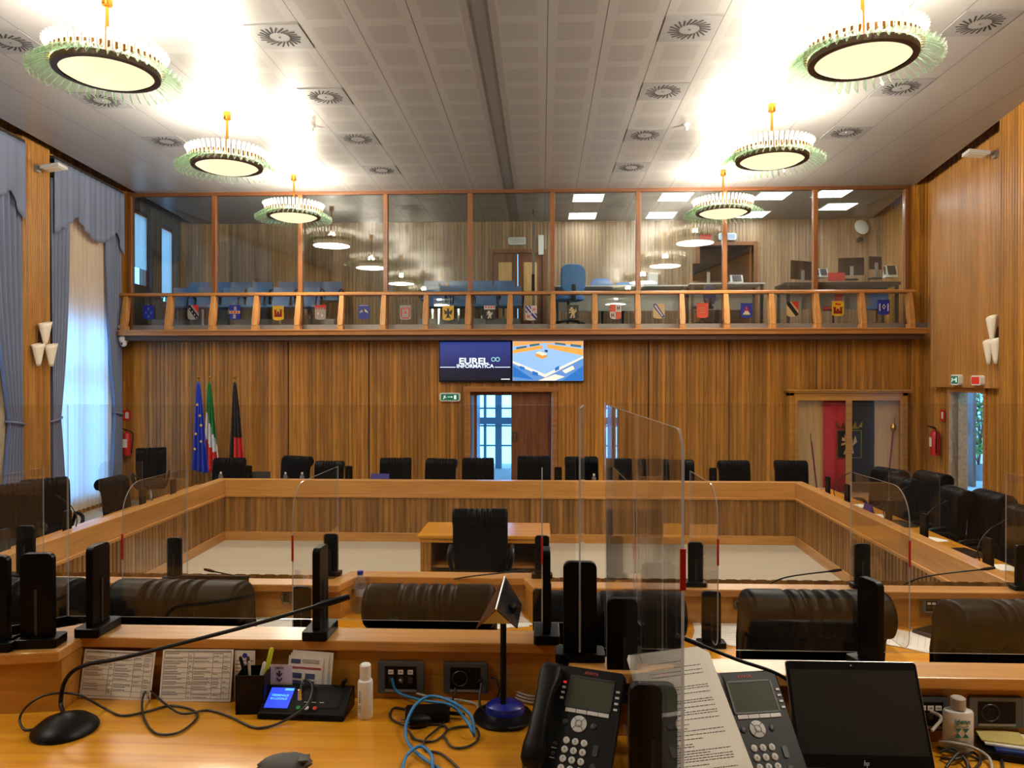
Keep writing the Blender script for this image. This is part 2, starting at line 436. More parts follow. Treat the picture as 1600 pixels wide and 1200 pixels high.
# panel joints of the far wall
mb = MB()
for x in (-6.4, -4.86, -3.3, 2.0, 3.5, 5.1):
    mb.box(x - .006, x + .006, YW - .0165, YW - .002, 0, 3.2)
struct(mb.build('trim_wall_joint', 'dark'))
# piers either side of the gallery front
mb = MB(); gx1 = at(1414, 400, YW).x; ribs(mb, 0, fu(gx1), 3.3, 6.2)
o = mb.build('wall_far_right_pier', 'wall'); frame2(o, (7.15, YW), (-8.14, YW)); struct(o)
mb = MB(); gx0 = at(205, 400, YW).x; ribs(mb, fu(gx0), fu(-8.14), 3.3, 6.2)
o = mb.build('wall_far_left_pier', 'wall'); frame2(o, (7.15, YW), (-8.14, YW)); struct(o)

# right wall: local x = distance from (rx(-4),-4) towards the far end, +y into the room
KR = sqrt(1 + .157 ** 2); RP0 = (rx(-4), -4.0); RP1 = (rx(YB), YB)
def uR(Y): return (Y + 4) * KR
YR0, YR1 = 11.55, 12.88     # doorway
mb = MB()
ribs(mb, 0, uR(YR0), 0, 6.2, .078); ribs(mb, uR(YR1), uR(YB), 0, 6.2, .078); ribs(mb, uR(YR0), uR(YR1), 2.12, 6.2, .078)
o = mb.build('wall_right', 'wall'); frame2(o, RP0, RP1); struct(o)
mb = MB()   # raised finely grooved panel over the door
a, b = uR(10.55), uR(13.5)
ribs(mb, a, b, 2.20, 5.86, 0.05, 0.008, .008, back=.11)
for v in range(len(mb.v)): mb.v[v] = (mb.v[v][0], mb.v[v][1] + .12, mb.v[v][2])
o = mb.build('wall_right_upper_panel', 'wallfine'); frame2(o, RP0, RP1); struct(o)
mb = MB(); ribs(mb, uR(9.7), uR(10.5), 0, 6.0, 0.078, 0.014, back=.2)
for v in range(len(mb.v)): mb.v[v] = (mb.v[v][0], mb.v[v][1] + .26, mb.v[v][2])
o = mb.build('wall_right_pilaster', 'wall'); frame2(o, RP0, RP1); struct(o)

# left wall: local x = distance from (lx(YB),YB) towards the camera, +y into the room
LP0 = (lx(YB), YB); LP1 = (lx(-4), -4.0); KL = sqrt(1 + .08 ** 2)
def uL(Y): return (YB - Y) * KL
mb = MB()
W1 = (11.75, 13.45, 0.25, 5.35); W2 = (8.2, 10.2, 0.25, 5.35)      # tall windows behind the curtains
G1 = (14.53, 15.30, 4.22, 5.78); G2 = (15.80, 16.55, 4.0, 5.74)   # gallery windows
def holes(mb, ya, yb, hs, zmin, zmax):
    """ribbed wall from ya down to yb (ya>yb) with openings hs"""
    cur = ya
    for (h0, h1, z0, z1) in sorted(hs, key=lambda h: -h[0]):
        ribs(mb, uL(cur), uL(h1), zmin, zmax, .078, back=.25)
        ribs(mb, uL(h1), uL(h0), zmin, z0, .078, back=.25); ribs(mb, uL(h1), uL(h0), z1, zmax, .078, back=.25)
        cur = h0
    ribs(mb, uL(cur), uL(yb), zmin, zmax, .078, back=.25)
holes(mb, 14.0, -4.0, [W1, W2], 0, 6.2)
o = mb.build('wall_left', 'wall'); frame2(o, LP0, LP1); struct(o)
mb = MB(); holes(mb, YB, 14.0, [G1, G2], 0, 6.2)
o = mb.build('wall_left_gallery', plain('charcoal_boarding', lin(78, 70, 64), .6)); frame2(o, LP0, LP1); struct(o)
def window(name, Wd, shutter, bars=True, tilt=False, blind=None):
    y0, y1, z0, z1 = Wd; u0, u1 = uL(y1), uL(y0)
    mb = MB(); t = .07
    mb.box(u0, u0 + t, -.2, -.08, z0, z1); mb.box(u1 - t, u1, -.2, -.08, z0, z1)
    mb.box(u0, u1, -.2, -.08, z0, z0 + t); mb.box(u0, u1, -.2, -.08, z1 - t, z1)
    if bars: mb.box((u0 + u1) / 2 - .04, (u0 + u1) / 2 + .04, -.19, -.09, z0, z1); mb.box(u0, u1, -.19, -.09, 2.35, 2.43)
    o = mb.build(name, 'frame'); frame2(o, LP0, LP1); struct(o)
    g = MB().box(u0 + t, u1 - t, -.145, -.137, z0 + t, z1 - t).build('window_glass', 'pane', o)
    if shutter:
        s = MB()
        z = shutter
        while z < z1: s.box(u0 + .02, u1 - .02, -.245, -.23, z, z + .052); z += .056
        s.build('roller_shutter', 'shutter', o)
    if blind:
        MB().box(u0 + t, u1 - t, -.07, -.066, blind[0], blind[1]).build('roller_blind', 'sheer', o)
    return o
window('window_1', W1, 3.35)
window('window_2', W2, 3.35)
window('window_3', G1, None, False, blind=(4.62, 5.72))
window('window_4', G2, None, False, blind=(4.2, 5.66))
# unseen wall behind the camera, coloured dark to dim reflections in the acrylic
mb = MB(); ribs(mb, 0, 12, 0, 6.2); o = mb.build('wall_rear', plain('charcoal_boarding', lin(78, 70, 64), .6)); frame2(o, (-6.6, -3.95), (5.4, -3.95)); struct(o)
# pilaster boards left between the curtains
mb = MB(); ribs(mb, uL(11.42), uL(10.72), 0, 6.0, .05, .008, .008, back=.12)
for v in range(len(mb.v)): mb.v[v] = (mb.v[v][0], mb.v[v][1] + .13, mb.v[v][2])
o = mb.build('wall_left_pilaster', 'wallfine'); frame2(o, LP0, LP1); struct(o)

# gallery floor slab, its front ledge, the back wall and doors
mb = MB(); mb.box(-8.6, 7.7, YW - .02, 17.0, 3.18, GZ); struct(mb.build('floor_gallery', 'grey'))
lx0, lx1 = at(187, 517, 13.55).x, at(1447, 517, 13.55).x
mb = MB(); mb.box(lx0, lx1, 13.48, 14.02, 3.15, 3.235); mb.box(lx0, lx1, 13.46, 13.55, 3.225, 3.255)
struct(mb.build('trim_gallery_ledge', 'framex', bev=.008))
mb = MB(); mb.box(lx0 + .03, lx1 - .03, 13.56, 14.0, 3.06, 3.15); struct(mb.build('trim_gallery_beam', 'bronze'))
def gu(x): return 7.6 - x
gd0, gd1 = at(770, 420, YB).x, at(848, 420, YB).x
rd0, rd1 = at(1093, 420, YB).x, at(1177, 420, YB).x
gdz = at(800, 396, YB).z; rdz = at(1130, 384, YB).z
mb = MB()
ribs(mb, gu(7.6), gu(rd1), 3.3, 6.2); ribs(mb, gu(rd1), gu(rd0), rdz, 6.2); ribs(mb, gu(rd0), gu(gd1), 3.3, 6.2)
ribs(mb, gu(gd1), gu(gd0), gdz, 6.2); ribs(mb, gu(gd0), gu(-8.6), 3.3, 6.2)
o = mb.build('wall_gallery_back', 'wallgal'); frame2(o, (7.6, YB), (-8.6, YB)); struct(o)
mb = MB(); mb.box(5.0 - 4, 7, YB + 1.2, YB + 1.25, 3.2, 6.0); struct(mb.build('wall_gallery_lobby', 'bronze'))
mb = MB(); mb.box(-3, 7, YB + .1, YB + 1.2, 3.28, GZ); mb.box(-3, 7, YB + .1, YB + 1.2, 5.9, 6.0); struct(mb.build('floor_gallery_lobby', 'tier'))
def dframe(name, x0, x1, z0, z1, Y, w=.09, d=.05, mat='frame', dep=.12):
    mb = MB(); mb.box(x0 - w, x0, Y - d, Y + dep, z0, z1 + w); mb.box(x1, x1 + w, Y - d, Y + dep, z0, z1 + w); mb.box(x0, x1, Y - d, Y + dep, z1, z1 + w)
    return struct(mb.build(name, mat, bev=.006))
dframe('trim_gallery_door_centre', gd0, gd1, GZ, gdz, YB)
dframe('trim_gallery_door_right', rd0, rd1, GZ, rdz, YB)
mb = MB(); h = (gd0 + gd1) / 2
d1 = None
for i, (a, b) in enumerate(((gd0, h - .004), (h + .004, gd1))):
    o = MB().box(a, b, YB + .02, YB + .065, GZ, gdz).build('door_%d' % (3 + i), 'doorw'); struct(o)
    MB().box(a + .13, b - .13, YB + .005, YB + .02, GZ + .3, gdz - .2).build('door_panel', 'tan', o)
# right gallery door stands open inwards, its leaf seen edge-on
o = MB().box(rd1 - .05, rd1 - .005, YB + .12, YB + .9, GZ, rdz).build('door_5', 'doorw'); struct(o)
MB().tube([(rd1 - .05, YB + .8, 4.4), (rd1 - .11, YB + .8, 4.4), (rd1 - .11, YB + .68, 4.4)], .011).build('door_handle', 'chrome', o)

# glazed screen of the gallery: each pane, each mullion
MX = [205, 336, 470, 603, 735, 863, 997, 1132, 1273, 1415]
mx = [at(p, 400, YW).x for p in MX]
HR = at(800, 457, 13.75).z     # handrail height
mb = MB(); mb.box(mx[0] - .06, mx[-1] + .06, YW - .04, YW + .04, at(800, 302, YW).z, at(800, 302, YW).z + .085)
struct(mb.build('trim_gallery_head_rail', 'headrail', bev=.006))
for i, x in enumerate(mx):
    w = .045 if 0 < i < 9 else .035
    o = MB().box(x - w, x + w, YW - .05, YW + .04, 3.24, at(800, 302, YW).z).build('trim_gallery_mullion', 'frame', bev=.008); struct(o)
for i in range(9):
    o = MB().box(mx[i] + .04, mx[i + 1] - .04, YW - .004, YW + .004, 3.25, at(800, 302, YW).z).build('window_%d' % (5 + i), 'glass'); struct(o)
# handrail and leaning balusters
hx0, hx1 = at(189, 457, 13.72).x, at(1427, 451, 13.72).x
mb = MB(); mb.prism([(13.62, HR - .045), (13.86, HR - .045), (13.86, HR - .01), (13.84, HR + .012), (13.66, HR + .012), (13.62, HR - .01)], hx0, hx1, 'x')
o = tag(mb.build('handrail', 'framex'), 'long oak handrail running along the front of the glazed gallery', 'handrail')
BP = [197, 266, 334, 401, 467, 534, 600, 666, 732, 797, 864, 929, 996, 1065, 1134, 1205, 1275, 1346, 1421]
bx = [at(p, 490, 13.65).x for p in BP]
ORD = ['first', 'second', 'third', 'fourth', 'fifth', 'sixth', 'seventh', 'eighth', 'ninth', 'tenth', 'eleventh', 'twelfth', 'thirteenth', 'fourteenth', 'fifteenth', 'sixteenth', 'seventeenth', 'eighteenth', 'nineteenth']
def bal():   # widths in metres
    r = thing('baluster', 'tapered oak baluster under the gallery handrail', 'baluster', (0, 0, 3.235))
    H_ = HR - .045 - 3.235
    mb = MB()   # leaning post, wider and further forward at its foot
    a = [(-.045, -.12, .10), (.045, -.12, .10), (.045, .0, .10), (-.045, .0, .10)]
    c = [(-.055, -.10, .22), (.055, -.10, .22), (.055, .03, .22), (-.055, .03, .22)]
    b = [(-.042, -.01, H_), (.042, -.01, H_), (.042, .12, H_), (-.042, .12, H_)]
    mb.loft([a, c, b]); mb.build('shaft', 'post', r, bev=.006)
    MB().box(-.055, .055, -.115, .04, 0, .10).build('foot', 'post', r, bev=.008)
    return r
b0 = bal()
for i, x in enumerate(bx):
    lab = 'leaning oak baluster under the gallery handrail, %s of nineteen counted from the left' % ORD[i]
    if i == 0: b0.location = (x, 13.64, 3.235); b0['label'] = lab; b0['group'] = 'balusters of the gallery front'
    else: dup(b0, (x, 13.64, 3.235), 0, lab, 'balusters of the gallery front')

# ------------------------------------------------------------------ main doorway in the far wall
mb = MB(); w = .10
for (x0, x1) in ((DX0 - w, DX0), (DX1, DX1 + w)):
    mb.box(x0, x1, YW - .06, YW + .30, 0, 2.10 + w); 
mb.box(DX0 - w - .02, DX1 + w + .02, YW - .08, YW + .30, 2.10, 2.10 + w)
mb.box(DX0 - w + .03, DX0 - w + .045, YW - .075, YW - .05, 0, 2.10 + w); mb.box(DX1 + w - .045, DX1 + w - .03, YW - .075, YW - .05, 0, 2.10 + w)
struct(mb.build('trim_main_door', 'framex', bev=.008))
xm = at(799, 650, YW + .1).x
o = MB().box(xm, DX1 - .005, YW + .10, YW + .145, 0.01, 2.03).build('door_1', 'doorw'); struct(o)
mb = MB(); mb.box(xm + .05, xm + .35, YW + .088, YW + .10, .15, 1.93); mb.box(xm + .40, DX1 - .06, YW + .088, YW + .10, .15, 1.93); mb.build('door_panel', 'doorw', o, bev=.004)
MB().box(DX0, DX1, YW + .10, YW + .15, 2.03, 2.10).build('door_head', 'doorw', o)
mb = MB(); mb.prism(rrect(.11, .22, .02, cx=xm + .07, cz=0) if False else rrect(.11, .20, .02, cx=xm + .07, cy=1.24), YW + .07, YW + .088, 'y'); mb.build('lock_plate', 'bronze', o)
MB().tube([(xm + .07, YW + .06, 1.30), (xm + .07, YW + .035, 1.27), (xm + .07, YW + .035, 1.19), (xm + .07, YW + .06, 1.16)], .008, sm=4).build('door_handle', 'brass', o)
o = MB().box(DX0 + .06, DX0 + .11, YW + .16, YW + .88, 0.01, 2.05).build('door_2', 'doorw'); struct(o)
MB().box(DX0 + .03, DX0 + .058, YW + .16, YW + .9, 0.01, 2.05).build('door_edge', 'lgrey', o)
# glazed lobby beyond: white-blue metal framing, daylight behind
YG = 19.4
mb = MB()
for px in (738, 758, 779, 801, 830, 862): 
    x = at(px, 640, YG).x; w = .085 if px in (779,) else .035
    mb.box(x - w, x + w, YG - .05, YG + .05, 0, 3.1)
for z in (2.36, 2.02, 1.58, 1.12, .6): mb.box(at(725, 640, YG).x, at(905, 640, YG).x, YG - .04, YG + .04, z - .02, z + .02)
mb.box(at(725, 640, YG).x, at(905, 640, YG).x, YG - .06, YG + .06, 1.16, 1.34)
struct(mb.build('window_14', plain('blue_grey_frame', lin(150, 200, 235), .5)))
mb = MB(); mb.box(at(725, 640, YG).x, at(905, 640, YG).x, YG - .004, YG + .004, 0, 3.1); struct(mb.build('window_15', 'pane'))
mb = MB(); mb.box(-8.9, at(725, 640, YG).x, YG, YG + .1, 0, 3.2); mb.box(at(905, 640, YG).x, 7.35, YG, YG + .1, 0, 3.2)
mb.box(-8.9, -8.8, 14, YG, 0, 3.2); mb.box(7.25, 7.35, 14.4, YG, 0, 3.2); struct(mb.build('wall_lobby', 'white'))

# ------------------------------------------------------------------ doorway in the right wall
fr = MB(); a, b = uR(YR0), uR(YR1); w = .09
fr.box(a - w, a, -.25, .05, 0, 2.12 + w); fr.box(b, b + w, -.25, .05, 0, 2.12 + w); fr.box(a - w, b + w, -.25, .06, 2.12, 2.12 + w)
o = fr.build('trim_right_door', 'framex', bev=.008); frame2(o, RP0, RP1); struct(o)
# leaf of that door pushed open outwards at the far jamb, pale glazed strip and a second leaf
def uRn(px, n):
    d_ = ray(px, 650); ax, ay = .157 / KR, 1 / KR; bx_, by_ = -1 / KR, .157 / KR
    ox, oy = RP0[0] + n * bx_, RP0[1] + n * by_
    return (oy * d_.x - ox * d_.y) / (ax * d_.y - ay * d_.x)
o = MB().box(uRn(1492, -.3), uRn(1478, -.3), -.32, -.28, 0.01, 2.10).build('door_6', 'doorw'); frame2(o, RP0, RP1); struct(o)
o2 = MB().box(uRn(1513, -1.8), uRn(1493, -1.8), -1.82, -1.78, .01, 2.10).build('door_7', plain('white_door', lin(200, 215, 235), .5)); frame2(o2, RP0, RP1); struct(o2)
hu = uRn(1511, -1.8); h = MB(); h.tube([(hu, -1.78, 1.12), (hu, -1.70, 1.12), (hu, -1.70, 1.42), (hu, -1.78, 1.42)], .018); h.build('door_handle', 'chrome', o2)
o3 = MB().box(uRn(1522, -1.8), uRn(1513.5, -1.8), -1.84, -1.78, .01, 2.10).build('door_8', 'doorw'); frame2(o3, RP0, RP1); struct(o3)
# side lobby beyond the right doorway
mb = MB(); mb.box(a - 1.9, a - 1.8, -4.6, -.27, 0, 2.6); mb.box(b + 7.2, b + 7.3, -4.6, -.27, 0, 2.6)
o = mb.build('wall_side_lobby', 'white'); frame2(o, RP0, RP1); struct(o)
mb = MB(); mb.box(a - 1.8, b + 7.2, -4.7, -.27, -.1, 0); o = mb.build('floor_side_lobby', 'carpet'); frame2(o, RP0, RP1); struct(o)

# plant outside the side lobby
u_ = uRn(1530, -2.4); P3 = Vector(RP0 + (0,)) + Vector((.157, 1, 0)) / KR * u_ + Vector((-1, .157, 0)) / KR * -2.4
t = thing('potted_plant', 'tall leafy green plant glimpsed through the open side doorway', 'plant', (P3.x, P3.y, 0))
MB().lathe([(.001, 0), (.16, 0), (.21, .36), (.19, .36), (.17, .33), (.001, .33)], 20).build('pot', 'grey', t, smooth=True)
rp = random.Random(9); m = MB(); st = MB()
for k in range(9): st.tube([(0, 0, .3), (rp.uniform(-.2, .2), rp.uniform(-.2, .2), 1.3), (rp.uniform(-.4, .4), rp.uniform(-.4, .4), 2.3)], .012, 5, sm=3)
st.build('stem', 'doorw', t)
for k in range(420):
    c_ = Vector((rp.gauss(0, .2), rp.gauss(0, .2), rp.uniform(.6, 2.6))); d_ = Vector((rp.uniform(-1, 1), rp.uniform(-1, 1), rp.uniform(-.6, .6))).normalized(); e_ = d_.cross(Vector((rp.uniform(-1, 1), rp.uniform(-1, 1), rp.uniform(-1, 1)))).normalized()
    L_ = rp.uniform(.06, .12); m.add([c_ - d_ * L_, c_ + e_ * L_ * .4, c_ + d_ * L_, c_ - e_ * L_ * .4], [(0, 1, 2, 3)])
m.build('foliage', plain('leaf_green', lin(120, 150, 60), .5), t)

# emergency light, exit lights
def sign_box(name, label, cat, loc, rz, w, h, face, d=.06, frame='white'):
    t = thing(name, label, cat, loc, rz)
    MB().prism(rrect(w, h, h * .28), 0, d, 'y').build('housing', frame, t, bev=.004)
    MB().prism(rrect(w * .84, h * .72, h * .12), -.004, 0.002, 'y').build('sign_face', face, t)
    return t
M['green'] = emis('exit_green', lin(0, 110, 70), .55)
M['signwhite'] = emis('exit_white', (.8, .95, .85, 1), .8)
M['redglow'] = emis('alarm_red', lin(220, 40, 25), .6)
def running_sign(t, w, h, flip=1):
    mb = MB()    # running figure, arrow, door
    X = lambda v: v * flip * w
    def poly(ps): 
        ps = [(X(x), y * h) for x, y in ps]
        if flip < 0: ps = ps[::-1]
        mb.prism(ps, -.0065, -.004, 'y')
    poly([(-.32, .02), (-.27, .02), (-.22, .2), (-.27, .2)]); poly([(-.36, .14), (-.28, .1), (-.2, .14), (-.28, .18)])
    poly([(-.36, -.25), (-.31, -.25), (-.25, .02), (-.3, .04)]); poly([(-.27, .04), (-.24, -.06), (-.17, -.1), (-.2, .0)])
    poly([(-.12, -.02), (.08, -.02), (.08, -.1), (.17, .02), (.08, .14), (.08, .06), (-.12, .06)])
    poly([(.22, -.26), (.34, -.26), (.34, .26), (.22, .26)])
    mb.build('running_symbol', 'signwhite', t)
p = at(703, 620.5, YW - .08)
t = sign_box('exit_sign', 'green running man exit sign left of the main doorway', 'exit sign', (p.x, YW - .09, p.z), 0, .40, .165, 'green', .07); running_sign(t, .36, .15)
# signs over the right doorway, on the raised panel
RZ = atan2(1, .157) ; rz_r = RZ - pi
def onR(Y, n=0.0):
    x = rx(Y); nx, ny = -1 / KR, .157 / KR
    return (x + nx * n, Y + ny * n)
rzR = atan2(.157, 1) * 1 - pi / 2   # local -y faces the hall
x_, y_ = onR(12.25, .19)
t = sign_box('exit_sign', 'green exit lamp above the right side doorway, left of the red lamp', 'exit sign', (x_, y_, 2.325), radians(90) * -1 + atan2(.157, 1) * -1, .34, .17, 'green', .07); running_sign(t, .30, .15)
x_, y_ = onR(11.45, .19)
t = sign_box('alarm_lamp', 'red alarm lamp in white housing above the right side doorway', 'alarm lamp', (x_, y_, 2.315), -pi / 2 - atan2(.157, 1), .34, .15, 'redglow', .07)
p = at(808, 377, YB - .05)
sign_box('emergency_light', 'pale emergency light above the double door at the gallery back', 'emergency light', (p.x, YB - .09, p.z), 0, .40, .17, 'lgrey', .07)
p = at(1136, 370, YB - .05)
t = sign_box('exit_sign', 'pale blue exit sign over the open gallery door', 'exit sign', (p.x, YB - .09, p.z), 0, .40, .16, emis('pale_sign', (.55, .72, .95, 1), .8), .07)
p = at(1103, 370, YB - .05)
t = tag(MB().prism(rrect(.24, .10, .005, cx=p.x, cy=p.z), YB - .04, YB - .02, 'y').build('wall_plate', 'red'), 'small red plate beside the exit sign over the open gallery door', 'sign')
# ================================================================== CEILING THINGS
def make_chandelier():
    r = thing('chandelier', 'chandelier', 'chandelier', (0, 0, 0))
    # z=0 is the plane of the dark ring, ceiling is at +0.76
    zt = .74
    MB().lathe([(.045, zt - .10), (.05, zt - .09), (.05, zt), (.045, zt)], 20).build('ceiling_cap', 'brass', r, smooth=True)
    MB().lathe([(.017, .06), (.017, zt - .09)], 14).build('stem', 'brass', r, smooth=True)
    MB().lathe([(.400, -.006), (.455, -.002), (.462, .02), (.458, .05), (.44, .05), (.43, .03), (.400, .02)], 64, cap=False).build('ring', 'bronze', r, smooth=True)
    MB().lathe([(.0005, -.075), (.12, -.07), (.24, -.052), (.34, -.022), (.400, .012)], 48, cap=False).build('opal_bowl', 'bowl', r, smooth=True)
    MB().lathe([(.0005, .06), (.44, .06), (.44, .05), (.0005, .05)], 48, cap=False).build('reflector_pan', 'white', r)
    n = 50
    fm = MB()      # glass fin: leaves the ring, arches out and turns down, tip lifted
    c = [(.425, .035), (.455, .062), (.50, .058), (.55, .035), (.60, .0), (.635, -.03), (.66, -.022)]
    c = [(p.x, p.y) for p in smoothpts([(a, b, 0) for a, b in c], 2)]
    rings = []
    for i, (x, z) in enumerate(c):
        hw = .016; th = .005
        rings.append([(x, -hw, z), (x, hw, z), (x, hw, z + th), (x, -hw, z + th)])
    # set the strip on edge, twisted a little, as pressed glass lamellae
    rr = []
    for i, (x, z) in enumerate(c):
        a = 1.05; w = .030; th = .0032
        d = (cos(a) * w, sin(a) * w); e = (-sin(a) * th, cos(a) * th)
        rr.append([(x, -d[0] - e[0], z - d[1] - e[1]), (x, d[0] - e[0], z + d[1] - e[1]), (x, d[0] + e[0], z + d[1] + e[1]), (x, -d[0] + e[0], z - d[1] + e[1])])
    fm.loft(rr); fm.mi = [0 if (len(f) == 4 and (i % 4) in (0, 2)) else 1 for i, f in enumerate(fm.f)]; f0 = fm.build('glass_fin', ['fin', 'finedge'], r)
    cm = MB(); cm.loft([[(.472 + dx, -w_, z), (.486 + dx, -w_, z), (.486 + dx, w_, z), (.472 + dx, w_, z)] for dx, z, w_ in ((0, .06, .017), (.004, .12, .018), (.014, .17, .019), (.034, .21, .019), (.048, .222, .014))])
    c0 = cm.build('crystal_bar', 'crown', r)
    am = MB(); am.box(.462, .494, -.012, .012, .062, .128); a0 = am.build('brass_clip', 'amber', r, bev=.003)
    for k in range(n):
        a = 2 * pi * k / n
        if k == 0: objs = (f0, c0, a0)
        else: objs = (f0.copy(), c0.copy(), a0.copy())
        for o in objs:
            if k: COL.objects.link(o); o.parent = r
            o.rotation_euler = (0, 0, a)
    return r
ch0 = make_chandelier()
spots = [(2.93, 6.77, 'right', 0), (3.05, 9.80, 'right', 1), (3.14, 12.83, 'right', 2), (-3.98, 6.77, 'left', 0), (-4.17, 9.80, 'left', 1), (-4.31, 12.83, 'left', 2),
         (2.80, 3.74, 'right', 3), (-3.90, 3.74, 'left', 3), (2.70, .71, 'right', 4), (-3.80, .71, 'left', 4)]
px_of = {('right', 0): (1347, -20), ('right', 1): (1206, 165), ('right', 2): (1130, 270), ('left', 0): (168, -20), ('left', 1): (355, 170), ('left', 2): (459, 272)}
wrd = ['nearest and largest in view', 'middle one', 'farthest one by the glass', 'out of view overhead', 'out of view behind the viewer']
for i, (x, y, s, k) in enumerate(spots):
    if (s, k) in px_of: x = at(px_of[(s, k)][0], 250, y).x
    loc = (x, y, CEIL - .74)
    lab = 'round glass chandelier in the %s row, %s' % (s, wrd[k])
    if i == 0: ch0.location = loc; ch0['label'] = lab; ch0['group'] = 'glass chandeliers in two rows'
    else: dup(ch0, loc, 0, lab, 'glass chandeliers in two rows')
    ld = bpy.data.lights.new('chandelier_bulbs', 'POINT'); ld.energy = LAMP_W; ld.color = (1.0, .90, .74); ld.shadow_soft_size = .07
    lo = bpy.data.objects.new('chandelier_bulbs', ld); COL.objects.link(lo); lo.location = (x, y, CEIL - .74 + .15)
    l2 = bpy.data.lights.new('chandelier_bowl_light', 'AREA'); l2.shape = 'DISK'; l2.size = .74; l2.energy = BOWL_W; l2.color = (1.0, .90, .74)
    l3 = bpy.data.objects.new('chandelier_bowl_light', l2); COL.objects.link(l3); l3.location = (x, y, CEIL - .74 - .08)

# swirl air vents
def make_vent():
    r = thing('ceiling_vent', 'vent', 'ceiling vent')
    mb = MB(); mb.box(-COLW / 2 + .008, COLW / 2 - .008, -ROWH / 2 + .006, ROWH / 2 - .006, -.006, .0); mb.build('plate', plain('vent_plate', (.24, .24, .245, 1), .35), r)
    s = MB()
    for k in range(22):
        a = 2 * pi * k / 22; b = a + .62
        c = Vector((cos(a) * .105, sin(a) * .105, 0)); d = Vector((cos(b), sin(b), 0)); e = Vector((-d.y, d.x, 0)) * .0085
        p = c + d * (.125 if k % 2 else .11)
        z0, z1 = -.0085, -.004
        s.add([(c - e) + Vector((0, 0, z0)), (p - e) + Vector((0, 0, z0)), (p + e) + Vector((0, 0, z0)), (c + e) + Vector((0, 0, z0)),
               (c - e) + Vector((0, 0, z1)), (p - e) + Vector((0, 0, z1)), (p + e) + Vector((0, 0, z1)), (c + e) + Vector((0, 0, z1))],
              [(3, 2, 1, 0), (4, 5, 6, 7), (0, 1, 5, 4), (1, 2, 6, 5), (2, 3, 7, 6), (3, 0, 4, 7)])
    s.build('swirl_slots', 'dark', r)
    MB().lathe([(.012, -.010), (.012, -.004)], 10).build('screw', 'chrome', r)
    return r
v0 = make_vent()
vx = {'inner right': AX + STRIP + 3.5 * COLW, 'inner left': AX - STRIP - 3.5 * COLW, 'outer right': AX + STRIP + 8.5 * COLW, 'outer left': AX - STRIP - 8.5 * COLW}
def rowY(y): return (math.floor((y - .28 + 100 * ROWH) / ROWH) + .5) * ROWH + .28 - 100 * ROWH + 0
vy = [7.75, 9.39, 11.03, 12.67]
near = ['nearest', 'second nearest', 'third nearest', 'farthest']
first = True
for c in ('inner right', 'inner left', 'outer right', 'outer left'):
    for i, y in enumerate(vy if 'inner' in c else vy[:3]):
        loc = (vx[c], rowY(y), CEIL - .0005)
        lab = 'square swirl air vent in the %s ceiling row, %s to the viewer' % (c, near[i])
        if first: v0.location = loc; v0['label'] = lab; v0['group'] = 'swirl vents in the ceiling'; first = False
        else: dup(v0, loc, 0, lab, 'swirl vents in the ceiling')
# small detectors
for (px, py, lab) in ((487, 201, 'white smoke detector on the ceiling beside the left row of chandeliers'), (1073, 199, 'white smoke detector on the ceiling beside the right row of chandeliers')):
    p = on(px, py - 5, CEIL)
    t = thing('smoke_detector', lab, 'smoke detector', (p.x, p.y, CEIL), 0)
    MB().lathe([(.05, 0), (.05, -.02), (.035, -.035), (.001, -.035)], 18).build('base', 'white', t, smooth=True)
    MB().lathe([(.022, -.03), (.026, -.07), (.015, -.085), (.001, -.088)], 14).build('sensor_head', 'white', t, smooth=True)
# LED panels in the gallery ceiling
for i, (px, py, Y, lab) in enumerate(((919, 0, 14.65, 'square lit ceiling panel over the gallery, front row, leftmost'), (1055, 0, 14.65, 'square lit ceiling panel over the gallery, front row, second from the left'),
        (1206, 0, 14.65, 'square lit ceiling panel over the gallery, front row, third from the left'), (1300, 0, 14.5, 'square lit ceiling panel over the gallery, front row, rightmost'),
        (910, 0, 16.25, 'square lit ceiling panel over the gallery, back row, leftmost'), (1033, 0, 16.25, 'square lit ceiling panel over the gallery, back row, second from the left'),
        (1176, 0, 16.25, 'square lit ceiling panel over the gallery, back row, third, partly behind a chandelier'), (1309, 0, 15.6, 'square lit ceiling panel over the gallery, back row, rightmost'))):
    x = at(px, 320, Y).x
    t = thing('ceiling_light_panel', lab, 'ceiling light', (x, Y, CEIL), 0, 'lit panels in the gallery ceiling')
    mb = MB()
    for (a, b, c, d) in ((-.31, .31, -.31, -.29), (-.31, .31, .29, .31), (-.31, -.29, -.29, .29), (.29, .31, -.29, .29)): mb.box(a, b, c, d, -.012, 0)
    mb.build('frame', 'white', t); MB().box(-.29, .29, -.29, .29, -.008, -.001).build('diffuser', 'led', t)

# ================================================================== GALLERY FURNITURE AND FRONT
# coats of arms on the lower glass
def pal(n, c): return plain('shield_' + n, c, .4)
P_ = {'b': pal('blue', lin(30, 50, 170)), 'r': pal('red', lin(215, 50, 40)), 'w': pal('white', lin(225, 225, 220)), 'k': pal('black', lin(20, 18, 20)), 'y': pal('yellow', lin(235, 195, 40)),
      'm': pal('maroon', lin(140, 25, 25)), 'g': pal('grey', lin(170, 170, 165)), 'l': pal('light_blue', lin(110, 150, 220)), 'o': pal('orange', lin(230, 90, 50)), 't': pal('tan', lin(215, 190, 140)), 'n': pal('green', lin(60, 130, 70))}
SH = [(-.5, .6), (-.5, -.42), (-.44, -.52), (-.3, -.57), (-.1, -.6), (.1, -.6), (.3, -.57), (.44, -.52), (.5, -.42), (.5, .6)]
def R4(x0, y0, x1, y1): return [(x0, y0), (x1, y0), (x1, y1), (x0, y1)]
def dia(x, y, s): return [(x - s * .7, y), (x, y - s), (x + s * .7, y), (x, y + s)]
